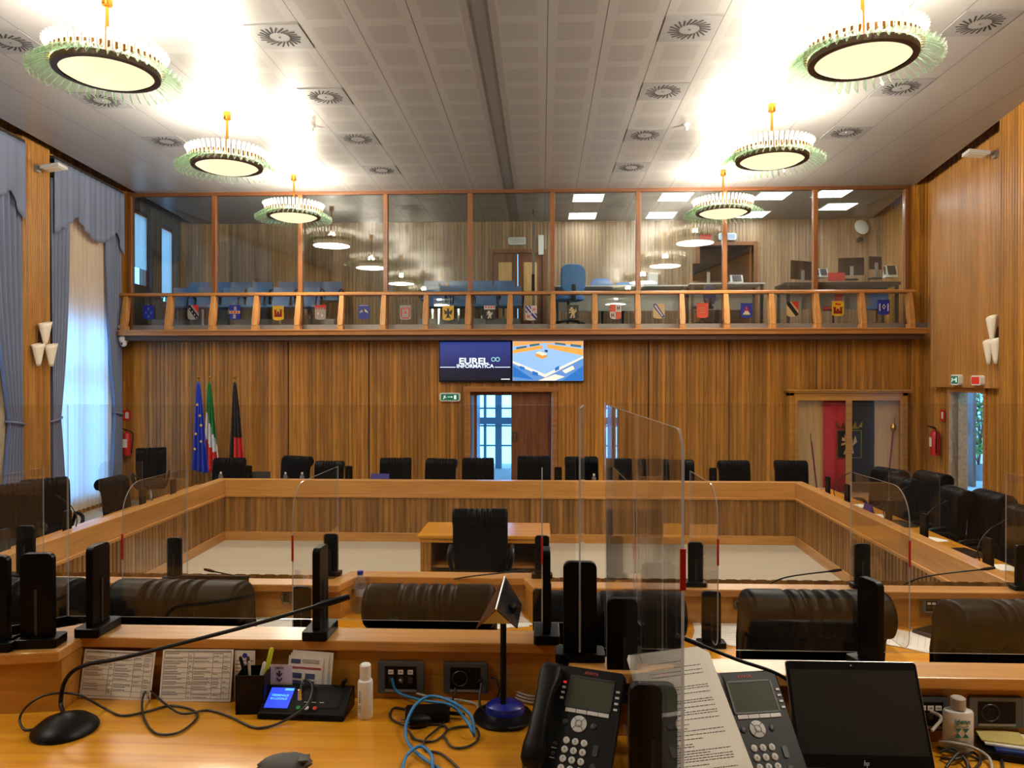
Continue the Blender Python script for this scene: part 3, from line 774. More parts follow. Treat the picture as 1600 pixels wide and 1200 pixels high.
castle = [R4(-.34, -.32, .34, -.05), R4(-.34, -.05, -.16, .22), R4(.16, -.05, .34, .22), R4(-.1, -.05, .1, .12), R4(-.36, .2, -.26, .3), R4(-.22, .2, -.14, .3), R4(.14, .2, .22, .3), R4(.26, .2, .36, .3)]
bend = [(-.5, .6), (-.5, .38), (.28, -.58), (.5, -.44), (.5, -.36), (-.26, .6)]
lion = [[(-.25, -.45), (-.1, -.45), (0, -.15), (-.12, -.1)], [(.05, -.45), (.2, -.42), (.15, -.1), (0, -.12)], [(-.1, -.15), (.16, -.15), (.14, .25), (-.16, .3)], [(-.32, .15), (-.12, .1), (-.12, .22), (-.3, .3)], [(-.2, .25), (.05, .22), (0, .45), (-.2, .42)], [(.14, -.1), (.34, .1), (.26, .38), (.18, .1)], [(-.34, -.08), (-.12, 0), (-.14, .08), (-.34, .02)]]
Hh = lambda x, y: [R4(x - .12, y - .16, x - .05, y + .16), R4(x + .05, y - .16, x + .12, y + .16), R4(x - .06, y - .03, x + .06, y + .03)]
eagle = [[(-.08, -.4), (.08, -.4), (.12, .2), (-.12, .2)], [(-.38, .3), (-.3, -.15), (-.1, -.05), (-.1, .12)], [(.1, .12), (.1, -.05), (.3, -.15), (.38, .3)], [(-.08, .2), (.1, .2), (.04, .42), (-.1, .38)], [(-.24, -.42), (-.16, -.45), (-.04, -.2), (-.1, -.18)], [(.04, -.2), (.16, -.45), (.24, -.42), (.1, -.18)]]
DES = [
 ('b', 'deep blue with four pale lilies', [('l', [dia(0, .3, .13), dia(-.24, -.02, .13), dia(.24, -.02, .13), dia(0, -.32, .13)])]),
 ('g', 'grey and red with a studded black bend', [('r', [[(-.1, .6), (.5, -.1), (.5, .6)]]), ('k', [bend]), ('w', [dia(-.3, .3, .08), dia(-.08, .05, .08), dia(.14, -.2, .08), dia(.33, -.42, .07)])]),
 ('b', 'blue with a tan band and red squares', [('t', [R4(-.5, -.1, .5, .14)]), ('r', [R4(-.36, -.06, -.2, .1), R4(-.08, -.06, .08, .1), R4(.2, -.06, .36, .1)]), ('g', [R4(-.06, .18, .16, .48), R4(-.14, -.5, .1, -.16)])]),
 ('y', 'yellow with a dark red castle of two towers', [('m', castle)]),
 ('g', 'pale grey with a red toothed top', [('r', [R4(-.5, .42, .5, .6), R4(-.42, .26, -.3, .42), R4(-.18, .26, -.06, .42), R4(.06, .26, .18, .42), R4(.3, .26, .42, .42)]), ('w', [dia(-.2, -.1, .14), dia(.15, -.25, .14)])]),
 ('b', 'blue with a white winged mound', [('w', [[(-.42, -.12), (-.1, 0), (0, .3), (.1, 0), (.42, -.12), (.3, .08), (.08, .22), (-.08, .22), (-.3, .08)], R4(-.4, .5, .4, .54)])]),
 ('g', 'pale with a red ornamental frame', [('r', [R4(-.42, .3, .42, .38), R4(-.42, -.4, -.3, .3), R4(.3, -.4, .42, .3), R4(-.3, -.5, .3, -.4), dia(0, 0, .16)])]),
 ('y', 'yellow with a black double eagle', [('k', eagle)]),
 ('k', 'black with a pale lion under a red and white top', [('w', [R4(-.5, .3, .5, .6)] + [[(x * .8, y * .7 - .12) for x, y in p] for p in lion]), ('r', [R4(-.4, .4, -.26, .56), R4(-.16, .4, -.02, .56), R4(.08, .4, .22, .56), R4(.3, .4, .44, .56)])]),
 ('w', 'quartered with blue diagonal stripes and red letters H', [('b', [[(-.5, .6), (-.5, .44), (-.1, 0), (0, 0), (0, .08), (-.42, .6)], [(-.26, .6), (0, .28), (0, .44), (-.1, .6)], [(0, 0), (0, -.16), (.4, -.55), (.5, -.5), (.5, -.42), (.1, 0)], [(.5, -.26), (.5, -.1), (.36, 0), (.24, 0)], [(-.5, .28), (-.5, .12), (-.4, 0), (-.28, 0)]]), ('r', Hh(.25, .3) + Hh(-.25, -.28))]),
 ('k', 'black with a gold rampant lion', [('t', lion)]),
 ('o', 'orange and white quarters with black letters H', [('w', [R4(0, 0, .5, .6), [(-.5, 0), (-.5, -.42), (-.3, -.57), (0, -.6), (0, 0)]]), ('k', Hh(.25, .3) + Hh(-.25, -.28))]),
 ('t', 'tan with a white and blue diagonal feather', [('b', [[(-.5, .6), (-.5, .36), (.3, -.57), (.5, -.42), (-.24, .6)]]), ('w', [[(-.42, .44), (-.36, .38), (.28, -.42), (.34, -.36), (-.3, .5)]])]),
 ('o', 'plain orange red with faint pale marks', [('t', [R4(-.25, .2, .2, .24), R4(-.2, .02, .25, .05), R4(-.28, -.16, .18, -.13)])]),
 ('b', 'blue with a red cap over a white and green mount', [('r', [dia(0, .18, .17), R4(-.16, -.08, .16, .06)]), ('w', [[(-.34, -.32), (.34, -.32), (.14, -.06), (-.14, -.06)]]), ('n', [R4(-.36, -.4, .36, -.32)])]),
 ('t', 'tan and red split by a plain black bend', [('r', [[(-.1, .6), (.5, -.1), (.5, .6)]]), ('k', [bend])]),
 ('y', 'yellow with a red castle and a small beast above', [('m', [[(x * 1.1, y * .9 - .12) for x, y in p] for p in castle]), ('r', [[(-.25, .3), (.2, .26), (.26, .4), (-.05, .42), (-.2, .5)]])]),
 ('b', 'dark blue with a pale tower ring', [('w', [R4(-.4, -.3, -.3, .3), R4(.3, -.3, .4, .3), dia(0, .05, .22)]), ('k', [dia(0, .05, .12)])]),
]
SPX = [231, 301, 366, 434, 500, 568, 633, 700, 765, 830, 895, 962, 1030, 1098, 1167, 1239, 1310, 1382]
SPY = [488, 488, 488, 489, 488, 487, 488, 489, 489, 489, 488, 487, 486, 485, 485, 483, 482, 480]
for i, (base, txt, emb) in enumerate(DES):
    p = at(SPX[i], SPY[i], 13.95)
    t = thing('heraldic_shield', 'shield on gallery glass, ' + txt, 'shield', (p.x, 13.985, p.z), 0, 'coats of arms along the gallery front')
    S_ = .215
    sc = lambda poly: [(x * S_, y * S_ * 1.08) for x, y in poly]
    MB().prism(sc(SH), -.012, -.004, 'y').build('plate', P_[base], t)
    for k, (c, polys) in enumerate(emb):
        if i == 5 or len(polys) <= 4 and i in (0, 2, 4):
            for q in polys: MB().prism(sc(q), -.0145 - .002 * k, -.012, 'y').build('emblem', P_[c], t)
            continue
        mb = MB()
        for q in polys: mb.prism(sc(q), -.0145 - .002 * k, -.012, 'y')
        mb.build('emblem', P_[c], t)

# stacked shell chairs of the public seats (seats, backs, arms)
def gal_chair():
    r = thing('gallery_chair', 'x', 'chair')
    b = MB(); rows = []
    for j in range(7):
        t = j / 6; z = .42 + .44 * t; y = -.20 - .07 * t
        w = .235 - .02 * t
        rows.append([(x * w, y + .05 * (x * x), z) for x in (-1, -.6, -.2, .2, .6, 1)])
    for k in range(len(rows) - 1):
        pass
    front = rows; back = [[(x, y - .035, z) for (x, y, z) in r_] for r_ in rows]
    b.loft([f + g[::-1] for f, g in zip(front, back)]); b.build('backrest', 'bluegrey', r, smooth=True)
    s = MB(); s.prism(rrect(.47, .46, .08, cy=.0), .40, .455); s.build('seat', 'bluegrey', r, smooth=True, bev=.012)
    for q in (-1, 1):
        MB().tube([(q * .25, -.2, .42), (q * .27, -.18, .62), (q * .27, .0, .66), (q * .26, .14, .60), (q * .25, .16, .45)], .014, 6, sm=3).build('armrest', 'black', r, smooth=True)
    MB().box(-.02, .02, -.03, .03, 0, .40).build('pedestal', 'chrome', r)
    return r
gc = gal_chair(); firstc = True
rowsL = [('front', [(279, 14.85), (318, 14.85), (358, 14.85), (397, 14.85), (438, 14.85), (478, 14.85)], 'left group'), ('back', [(304, 15.65), (338, 15.65), (371, 15.65), (405, 15.65), (445, 15.65), (484, 15.65), (514, 15.65)], 'left group'),
         ('front', [(686, 14.85), (717, 14.85), (760, 14.85), (797, 14.85)], 'centre group'), ('back', [(676, 15.65), (716, 15.65), (753, 15.65), (787, 15.65)], 'centre group')]
for rn, ps, gn in rowsL:
    for i, (px, Y) in enumerate(ps):
        x = at(px, 455, Y).x; loc = (x, Y, GZ + (0 if rn == 'front' else .22))
        lab = 'blue gallery seat in the %s row of the %s, %s from the left' % (rn, gn, ORD[i])
        if firstc: gc.location = loc; gc.rotation_euler = (0, 0, pi); gc['label'] = lab; gc['group'] = 'blue public seats in the gallery'; firstc = False
        else: dup(gc, loc, pi, lab, 'blue public seats in the gallery')
mb = MB(); mb.box(at(240, 480, 15.4).x, at(524, 480, 15.4).x, 15.3, 16.1, GZ, GZ + .22); struct(mb.build('floor_gallery_step', 'grey'))
mb = MB(); mb.box(at(655, 480, 15.4).x, at(812, 480, 15.4).x, 15.3, 16.1, GZ, GZ + .22); struct(mb.build('floor_gallery_step', 'grey'))
# glass partition with steel posts between public and press
xg = at(833, 400, 14.9).x
t = thing('glass_partition', 'clear glass partition with slim steel posts inside the gallery', 'partition', (xg, 0, 0))
MB().box(-.005, .005, 14.2, 16.3, GZ, 5.75).build('glass_sheet', 'pane', t)
for Y in (14.9, 16.3): MB().box(-.02, .02, Y - .02, Y + .02, GZ, 5.75).build('post', 'chrome', t)
MB().box(-.03, .03, 14.86, 14.94, 4.1, 4.45).build('lock_case', 'black', t)
p = at(846, 382, 16.7)
tag(MB().box(p.x - .07, p.x + .05, 16.73, 16.79, p.z - .22, p.z + .22).build('reflection_strip', 'white'), 'white upright strip standing in for a reflection behind the glass partition', 'panel')  # solid white strip added in place of a reflection in the glass

# operators' desks
def desk_g(lab, px0, px1, py, Y0, Y1, th=.03, mat='lgrey'):
    a, b = at(px0, py, Y0), at(px1, py, Y0)
    t = thing('gallery_desk', lab, 'desk', ((a.x + b.x) / 2, (Y0 + Y1) / 2, GZ)); w = (b.x - a.x) / 2; h = a.z - GZ; d = (Y1 - Y0) / 2
    MB().box(-w, w, -d, d, h - th, h).build('desktop', mat, t, bev=.004)
    for sx_ in (-1, 1):
        for sy_ in (-1, 1): MB().box(sx_ * (w - .06) - .025, sx_ * (w - .06) + .025, sy_ * (d - .05) - .025, sy_ * (d - .05) + .025, 0, h - th).build('leg', 'dgrey', t)
    MB().box(-w + .08, w - .08, d - .06, d - .04, h * .45, h - th).build('modesty_panel', 'grey', t)
    return t
desk_g('long pale grey gallery desk behind the blue office chairs', 866, 1075, 446, 15.0, 15.6)
desk_g('pale grey gallery desk with a monitor in front of the open door', 1078, 1196, 442, 14.9, 15.55)
desk_g('dark control desk at the right end of the gallery with monitors', 1228, 1408, 441, 14.7, 15.4, .06, 'dgrey')
def office_chair(lab, px, py, Y, rz, mat='bluech', grp=None, s=1.0):
    p = at(px, py, Y)
    t = thing('office_chair', lab, 'chair', (p.x, Y, GZ), rz, grp, s)
    b = MB(); b.prism(rrect(.44, .50, .14, 6, cy=.80), -.27, -.20, 'y'); b.build('backrest', mat, t, smooth=True, bev=.02, seg=3)
    MB().prism(rrect(.48, .46, .1), .44, .52).build('seat', mat, t, smooth=True, bev=.02, seg=3)
    MB().box(-.03, .03, -.29, -.24, .42, .7).build('back_stem', 'black', t)
    MB().lathe([(.025, .08), (.025, .44)], 10).build('gas_column', 'black', t)
    m = MB()
    for k in range(5):
        a = 2 * pi * k / 5; m.tube([(0, 0, .1), (cos(a) * .3, sin(a) * .3, .06)], [.03, .018], 6); m.ball((cos(a) * .3, sin(a) * .3, .03), .03, 6)
    m.build('star_base', 'black', t)
    return t
office_chair('tall blue office chair at the left end of the pale gallery desk', 888, 450, 14.55, pi * .1, grp='blue office chairs at the gallery desks', s=1.12)
office_chair('blue office chair with its back behind the long pale gallery desk', 941, 450, 16.1, pi, grp='blue office chairs at the gallery desks', s=1.12)
office_chair('smaller blue office chair right of the others at the pale gallery desk', 973, 450, 16.2, pi * .95, grp='blue office chairs at the gallery desks', s=1.05)
office_chair('dark red office chair under the control desk', 1302, 450, 15.2, pi * .9, plain('red_seat', lin(190, 30, 40), .6), s=.8)
office_chair('blue swivel chair under the right end of the control desk', 1370, 450, 15.1, pi * .8, s=.8)
office_chair('dark blue swivel chair before the desk with the single monitor', 1098, 450, 14.45, pi * .2, plain('dark_blue_fabric', lin(30, 40, 70), .7), s=.72)
def monitor(lab, px0, px1, py0, py1, Y, rz, base_py, back=True):
    a, b = at(px0, py0, Y), at(px1, py1, Y); w = abs(b.x - a.x) / max(cos(rz), .5) / 2; h = (a.z - b.z) / 2; zb = at(px0, base_py, Y).z
    t = thing('monitor', lab, 'monitor', ((a.x + b.x) / 2, Y, zb), rz)
    cz = (a.z + b.z) / 2 - zb
    MB().prism(rrect(w * 2, h * 2, .01, cy=cz), -.02, .02, 'y').build('casing', 'black', t, bev=.004)
    MB().prism(rrect(w * 1.9, h * 1.85, .004, cy=cz), .0195, .023, 'y').build('screen', emis('dim_screen', (.1, .15, .3, 1), .5), t)
    MB().box(-.03, .03, -.05, -.02, .02, cz).build('neck', 'grey', t)
    MB().prism(rrect(.24, .18, .05), 0, .02).build('foot', 'black', t)
    return t
monitor('black monitor seen from behind on the desk before the open gallery door', 1082, 1130, 412, 439, 15.2, .1, 446)
monitor('black monitor turned sideways at the left end of the control desk', 1233, 1272, 408, 437, 15.0, .45, 444)
monitor('large black monitor in the middle of the control desk', 1311, 1349, 403, 430, 15.1, -.1, 438)
monitor('small black monitor at the right of the control desk', 1357, 1378, 401, 421, 15.2, .3, 436)
def desk_unit(lab, px0, px1, py0, py1, Y, cat='telephone'):
    a, b = at(px0, py0, Y), at(px1, py1, Y); w = (b.x - a.x) / 2; h = a.z - b.z
    t = thing('desk_telephone', lab, cat, ((a.x + b.x) / 2, Y, b.z), 0)
    MB().prism([(-.09, 0), (.09, 0), (.09, .02), (.02, h), (-.02, h)], -w, w, 'x').build('body', 'white', t, bev=.004)
    MB().prism([(-.092, .05), (-.026, h - .01), (-.03, h - .005), (-.096, .055)], -w * .7, w * .7, 'x').build('display', 'dgrey', t)
    MB().tube([(-w * 1.1, -.05, .06), (-w * 1.1, -.02, h * .9)], .018, 6).build('handset', 'dgrey', t)
desk_unit('white desk telephone on the desk before the open gallery door', 1140, 1160, 430, 444, 15.1)
desk_unit('white telephone between the monitors of the control desk', 1278, 1292, 420, 434, 15.0)
desk_unit('white telephone right of the large monitor on the control desk', 1382, 1400, 415, 434, 15.0)
p = at(1020, 436, 15.2)
tag(MB().box(p.x - .1, p.x + .1, 15.15, 15.3, at(1020, 445, 15.2).z, at(1020, 427, 15.2).z).build('tissue_box', 'white', bev=.01), 'white box standing on the long pale gallery desk', 'box')
p = at(1303, 434, 15.1)
tag(MB().box(p.x - .22, p.x + .1, 14.8, 14.85, p.z - .1, p.z + .06).build('red_folder', 'red', bev=.004), 'red folder leaning on the front of the control desk', 'folder')
# antenna dish on the gallery wall
p = at(1348, 354, 16.55)
t = thing('wall_speaker', 'round white dish on a bracket high on the gallery wall at right', 'antenna', (p.x, 16.6, p.z))
m = MB(); m.M = Matrix.Rotation(radians(75), 4, 'X') @ Matrix.Rotation(radians(12), 4, 'Y'); m.lathe([(.001, .03), (.08, .035), (.165, .01), (.17, 0), (.16, -.015), (.001, -.03)], 28); m.build('dish', 'white', t, smooth=True)
MB().tube([(0, 0, -.02), (0, .1, -.1), (0, .15, -.18)], .015).build('arm', 'grey', t)
MB().box(-.04, .04, .02, .2, -.3, -.22).build('bracket', 'dgrey', t)
# extinguisher glimpsed at the left end of the gallery
p = at(217, 455, 14.4)

# ================================================================== WALL THINGS
# television screens
def tv(lab, px0, px1, py0, py1):
    a, b = at(px0, py0, YW - .1), at(px1, py1, YW - .1); w = b.x - a.x; h = a.z - b.z
    t = thing('television', lab, 'television', ((a.x + b.x) / 2, YW - .1, (a.z + b.z) / 2), 0, 'televisions over the main doorway')
    MB().prism(rrect(w, h, .012), -.005, .05, 'y').build('casing', 'black', t)
    return t, w, h
t, w, h = tv('wall television with a navy screen and white company lettering', 686, 799, 532, 597)
def navy():
    m, tt, p = newmat('navy_screen'); tc = N(tt, 'ShaderNodeTexCoord'); s = N(tt, 'ShaderNodeSeparateXYZ'); tt.links.new(tc.outputs['Object'], s.inputs[0])
    mr = N(tt, 'ShaderNodeMapRange'); mr.inputs[1].default_value = -.4; mr.inputs[2].default_value = .4; tt.links.new(s.outputs[2], mr.inputs[0])
    cr = N(tt, 'ShaderNodeValToRGB'); e = cr.color_ramp.elements; e[0].color = lin(10, 10, 26); e[1].color = lin(42, 58, 128); e[1].position = .95
    x = cr.color_ramp.elements.new(.32); x.color = lin(14, 12, 44)
    x = cr.color_ramp.elements.new(.36); x.color = lin(30, 30, 88)
    tt.links.new(mr.outputs[0], cr.inputs[0]); tt.links.new(cr.outputs[0], p.inputs['Emission Color']); p.inputs['Emission Strength'].default_value = .40
    p.inputs['Base Color'].default_value = (.01, .01, .01, 1); p.inputs['Roughness'].default_value = .3
    return m
sc_ = MB().box(-w / 2 + .015, w / 2 - .015, -.008, -.004, -h / 2 + .03, h / 2 - .03).build('screen', navy(), t)
M['tvwhite'] = emis('tv_white', (.85, .97, 1, 1), 1.1); M['tvcyan'] = emis('tv_cyan', (.35, .85, .75, 1), .9); M['tvnavy'] = emis('tv_navy', lin(60, 90, 160), .8)
text_mesh('screen_lettering', 'EUREL', .155, 'tvwhite', sc_, (-.03, -.0095, .0), (pi / 2, 0, 0), sx=1.28, bold=.004)
text_mesh('screen_lettering', 'INFORMATICA', .095, 'tvwhite', sc_, (-.0, -.0095, -.095), (pi / 2, 0, 0), sx=1.12, bold=.002)
q = MB()
for (a, b) in ((-w / 2 + .02, -.37), (.37, w / 2 - .02)): q.box(a, b, -.0098, -.0085, -.118, -.107)
q.build('screen_line', 'tvwhite', sc_)
q = MB()
for cx in (.345, .425):
    pts = [(cx + .036 * cos(a * pi / 12), -.0092, .035 + .036 * sin(a * pi / 12)) for a in range(25)]; q.tube(pts, .007, 5)
q.build('screen_logo', 'tvcyan', sc_)
q = MB().box(w * .36, w * .48, -.0098, -.0085, -h * .44, -h * .42); q.build('screen_caption', 'tvwhite', sc_)
t2, w, h = tv('wall television showing a bright live view of the hall', 800, 912.5, 531.5, 596.5)
sc_ = MB().box(-w / 2 + .012, w / 2 - .012, -.008, -.004, -h / 2 + .02, h / 2 - .02).build('screen', emis('tv_floor', lin(150, 190, 235), 1.0), t2)
def scr(name, polys, col, s, lay):
    for pl in polys:
        q = MB()
        pl = [((x - .5) * (w - .03), (.5 - y) * (h - .045)) for x, y in pl]
        ar = sum(pl[i][0] * pl[(i + 1) % len(pl)][1] - pl[(i + 1) % len(pl)][0] * pl[i][1] for i in range(len(pl)))
        if ar < 0: pl = pl[::-1]
        q.prism(pl, -.0085 - .0007 * lay, -.008, 'y')
        q.build(name, emis('tv_' + name, col, s), sc_)
scr('picture_wall', [[(0, 0), (1, 0), (1, .13), (.55, .05), (.45, .05), (0, .13)]], lin(235, 165, 90), 1, 1)
scr('picture_desks', [[(0, .22), (.42, .10), (.42, .19), (0, .31)], [(.49, .07), (1, .20), (1, .37), (.49, .17)]], lin(240, 160, 70), 1.05, 2)
scr('picture_seats', [[(.05, .15), (.2, .11), (.2, .16), (.05, .21)], [(.24, .08), (.38, .05), (.38, .1), (.24, .14)], [(.6, .03), (.75, .06), (.75, .11), (.6, .08)], [(.82, .07), (.97, .1), (.97, .16), (.82, .13)]], lin(70, 110, 120), .9, 3)
scr('picture_front', [[(0, .50), (.46, .85), (1, .40), (1, 1), (0, 1)]], lin(90, 140, 200), 1, 2)
scr('picture_papers', [[(0, .5), (.46, .84), (1, .38), (1, .43), (.46, .92), (0, .56)], [(.36, 1), (.6, .84), (.74, .9), (.6, 1)], [(.7, .75), (.85, .62), (.88, .7), (.75, .82)]], lin(250, 225, 200), 1.1, 3)
scr('picture_chairs', [[(0, .62), (.3, .98), (0, .9)], [(.7, 1), (1, .62), (1, 1)], [(.1, .62), (.17, .66), (.17, .73), (.1, .7)], [(.28, .75), (.36, .8), (.36, .88), (.28, .86)], [(.6, .68), (.66, .62), (.66, .72), (.6, .77)]], lin(30, 110, 190), 1, 4)
scr('picture_table', [[(.32, .30), (.47, .36), (.49, .33), (.49, .40), (.42, .45), (.33, .39)]], lin(235, 150, 60), 1, 4)
scr('picture_tabletop', [[(.32, .30), (.38, .26), (.49, .32), (.43, .37)]], lin(255, 225, 190), 1, 5)
scr('picture_chair', [[(.46, .21), (.50, .23), (.49, .29), (.45, .26)]], lin(40, 60, 110), 1, 5)

# cone wall lamps
def sconce(lab, px, py, Y, side):
    if side == 'r': x, y = onR(Y, .28 if False else .145); rz = -pi / 2 - atan2(.157, 1)
    else:
        x = lx(Y) + .15 / KL; y = Y + .015; rz = pi / 2 + atan2(.1, 1) * -1 + 0
        rz = pi / 2 - 0.08
    z = at(px, py, Y).z
    t = thing('wall_lamp', lab, 'wall lamp', (x, y, z), rz)
    for (dx, dz, dy) in ((.0, .17, -.10), (-.13, -.16, -.09), (.12, -.16, -.10)):
        m = MB(); rings = []
        for k in range(7):
            s = k / 6; zz = -.17 + .34 * s; r_ = .035 + .085 * s
            rings.append([(dx + r_ * 1.05 * cos(a * pi / 8), dy + .6 * r_ * sin(a * pi / 8), dz + zz + .03 * s * cos(a * pi / 8)) for a in range(16)])
        m.loft(rings, caps=False); o = m.build('glass_cone', 'shade', t, smooth=True)
        s_ = o.modifiers.new('wall', 'SOLIDIFY'); s_.thickness = .005
    MB().box(-.03, .03, -.07, .0, -.1, .2).build('back_plate', 'bronze', t)
    return t
sconce('left wall lamp of three ivory cones beside the curtain', 60, 539, 11.1, 'l')
sconce('right wall lamp of three ivory cones on the wood panel', 1545, 533, 10.75, 'r')
def flood(lab, px, py, Y, side):
    if side == 'r': x, y = onR(Y, .13); d = Vector((-1, .157, 0)).normalized()
    else: x, y = lx(Y) + .14, Y; d = Vector((1, .08, 0)).normalized()
    z = at(px, py, Y).z
    t = thing('flood_lamp', lab, 'flood lamp', (x, y, z), atan2(d.y, d.x))
    MB().box(0, .05, -.05, .05, -.05, .05).build('bracket', 'grey', t)
    MB().tube([(.04, 0, 0), (.13, 0, .02)], .018).build('arm', 'grey', t)
    m = MB(); m.M = Matrix.Translation((.12, 0, 0)) @ Matrix.Rotation(radians(-8), 4, 'Y'); m.prism([(0, -.11), (.30, -.13), (.30, .13), (0, .11)], -.02, .035); m.build('head', 'lgrey', t, bev=.01)
    m = MB(); m.M = Matrix.Translation((.12, 0, 0)) @ Matrix.Rotation(radians(-8), 4, 'Y'); m.box(.04, .27, -.09, .09, -.026, -.019); m.build('lens', 'shade', t)
flood('flat grey flood lamp high on the left wood pilaster', 67, 264, 11.05, 'l')
flood('flat grey flood lamp high on the right wood panel', 1540, 241, 10.9, 'r')

# dome cameras at the left end of the gallery ledge
p = at(188, 533, 13.6)
t = thing('dome_camera', 'white dome camera hanging under the left end of the gallery ledge', 'camera', (p.x + .05, 13.62, p.z), 0)
m = MB(); m.lathe([(.001, .10), (.07, .10), (.085, .07), (.085, .0), (.075, -.02), (.001, -.02)], 20); m.build('housing', 'white', t, smooth=True)
MB().ball((0, 0, -.045), .062, 14).build('dome', 'white', t, smooth=True)
MB().ball((0, -.05, -.05), .022, 10).build('lens', 'black', t, smooth=True)
MB().box(-.04, .05, .0, .3, .09, .14).build('bracket', 'dgrey', t)
p = at(189, 512, 13.6)
t = thing('dome_camera', 'small silver camera perched above the white dome camera', 'camera', (p.x, 13.62, p.z), 0)
m = MB(); m.M = Matrix.Rotation(radians(70), 4, 'X'); m.lathe([(.001, -.07), (.045, -.07), (.05, .05), (.03, .07), (.001, .07)], 16); m.build('body', 'lgrey', t, smooth=True)
MB().tube([(0, .04, -.03), (-.05, .1, -.1), (-.04, .2, -.12)], .012, sm=3).build('arm', 'dgrey', t)

# fire extinguishers and their signs
def extinguisher(lab, x, y, z0, rz, s=1.0):
    t = thing('fire_extinguisher', lab, 'fire extinguisher', (x, y, z0), rz, None, s)
    MB().lathe([(.001, 0), (.07, 0), (.08, .02), (.08, .36), (.06, .42), (.025, .445), (.025, .47), (.001, .47)], 22).build('cylinder', 'red', t, smooth=True)
    MB().prism([(0, .47), (.0, .50), (-.13, .53), (-.13, .515), (-.02, .47)], -.012, .012, 'x').build('handle', 'black', t)
    MB().tube([(.03, -.02, .48), (.13, -.03, .42), (.12, -.03, .2), (.1, -.02, .05)], .011, 8, sm=4).build('hose', 'black', t, smooth=True)
    MB().box(-.05, .05, -.084, -.078, .16, .32).build('instruction_label', 'paper', t)
    MB().lathe([(.018, .475), (.018, .49)], 10).build('pressure_gauge', 'chrome', t)
p = at(197, 712, 13.85); extinguisher('red fire extinguisher on the far wall beside the left curtain', p.x, 13.88, p.z, 0)
p = at(197, 649, 13.97); t = thing('fire_sign', 'square red fire sign above the left extinguisher', 'sign', (p.x, 13.975, p.z)); MB().box(-.09, .09, 0, .008, -.1, .1).build('plate', 'red', t)
m = MB(); m.prism([(-.02, -.06), (.05, -.06), (.05, .05), (.02, .07), (-.02, .05)], -.004, 0, 'y'); m.build('pictogram', 'paper', t)
x_, y_ = onR(13.25, .13); p = at(1451, 712, 13.25); extinguisher('red fire extinguisher on the right wall beside the side doorway', x_, y_, p.z, -pi / 2 - .157)
x_, y_ = onR(13.2, .03); t = thing('fire_sign', 'narrow red fire sign above the right extinguisher', 'sign', (x_, y_, at(1459, 649, 13.2).z), -pi / 2 - .157); MB().box(-.1, .1, -.01, 0, -.1, .1).build('plate', 'red', t); MB().box(-.04, .04, -.013, -.01, -.06, .06).build('pictogram', 'paper', t)

# display cabinet in the far wall
a = at(1236, 612, 13.7); b = at(1422, 700, 13.7); cx0, cx1 = a.x, min(b.x, rx(13.6) - .05); zt = a.z - .02
t = thing('display_cabinet', 'tall oak display cabinet with two glass doors at the right of the far wall', 'cabinet', ((cx0 + cx1) / 2, 13.985, 0), 0)
w = (cx1 - cx0) / 2
m = MB(); m.box(-w, -w + .09, -.20, -.02, 0, zt); m.box(w - .09, w, -.20, -.02, 0, zt); m.box(-w, w, -.20, -.02, zt - .06, zt); m.box(-w, w, -.20, -.02, 0, .12); m.box(-w - .03, w + .03, -.24, -.02, zt, zt + .03); m.box(-w - .05, w + .05, -.26, -.02, zt + .03, zt + .06)
m.build('carcass', 'oaky', t, bev=.005)
MB().box(-w + .09, w - .09, -.045, -.03, .12, zt - .06).build('back_panel', 'tan', t)
for s in (0, 1):
    x0 = -w + .09 if s == 0 else 0.0; x1 = 0.0 if s == 0 else w - .09
    m = MB(); f = .055
    m.box(x0, x0 + f, -.225, -.202, .12, zt - .06); m.box(x1 - f, x1, -.225, -.202, .12, zt - .06); m.box(x0 + f, x1 - f, -.225, -.202, zt - .14, zt - .06); m.box(x0 + f, x1 - f, -.225, -.202, .12, .2)
    d = m.build('door', 'oaky', t); MB().box(x0 + f, x1 - f, -.216, -.212, .2, zt - .14).build('door_glass', 'cabglass', d)
cab = ((cx0 + cx1) / 2, w, zt)
# banner inside
bx0, bx1 = at(1288, 650, 13.85).x, at(1368, 650, 13.85).x
t = thing('banner', 'red and black cloth banner with crowned lion crest inside the display cabinet', 'banner', ((bx0 + bx1) / 2, 13.90, 0)); w = (bx1 - bx0) / 2
def wavy(x0, x1, z0, z1, y0, amp, waves, nx=24, nz=3, ph=0):
    m = MB(); V = []; Fc = []
    for j in range(nz + 1):
        for i in range(nx + 1):
            u = i / nx; x = x0 + (x1 - x0) * u
            V.append((x, y0 + amp * sin(u * waves * 2 * pi + ph), z0 + (z1 - z0) * j / nz))
    for j in range(nz):
        for i in range(nx):
            k = j * (nx + 1) + i; Fc.append((k, k + 1, k + nx + 2, k + nx + 1))
    m.add(V, Fc); return m
o = wavy(-w, 0, .25, cab[2] - .1, 0, .008, 2).build('red_half', plain('red_cloth', lin(205, 45, 50), .8), t, smooth=True); s_ = o.modifiers.new('thick', 'SOLIDIFY'); s_.thickness = .004
o = wavy(0, w, .25, cab[2] - .1, 0, .008, 2).build('black_half', plain('black_cloth', lin(44, 38, 38), .8), t, smooth=True); s_ = o.modifiers.new('thick', 'SOLIDIFY'); s_.thickness = .004
zc = at(1329, 694, 13.85).z
MB().prism(rrect(.44, .50, .02, cx=0, cy=zc), -.022, -.014, 'y').build('crest_field', P_['k'], t)
m = MB(); 
for (x0, x1, z0, z1) in ((-.225, .225, .245, .26), (-.225, .225, -.26, -.245), (-.225, -.21, -.25, .25), (.21, .225, -.25, .25)): m.box(x0, x1, -.026, -.02, zc + z0, zc + z1)
m.build('crest_border', 'brass', t)
m = MB()
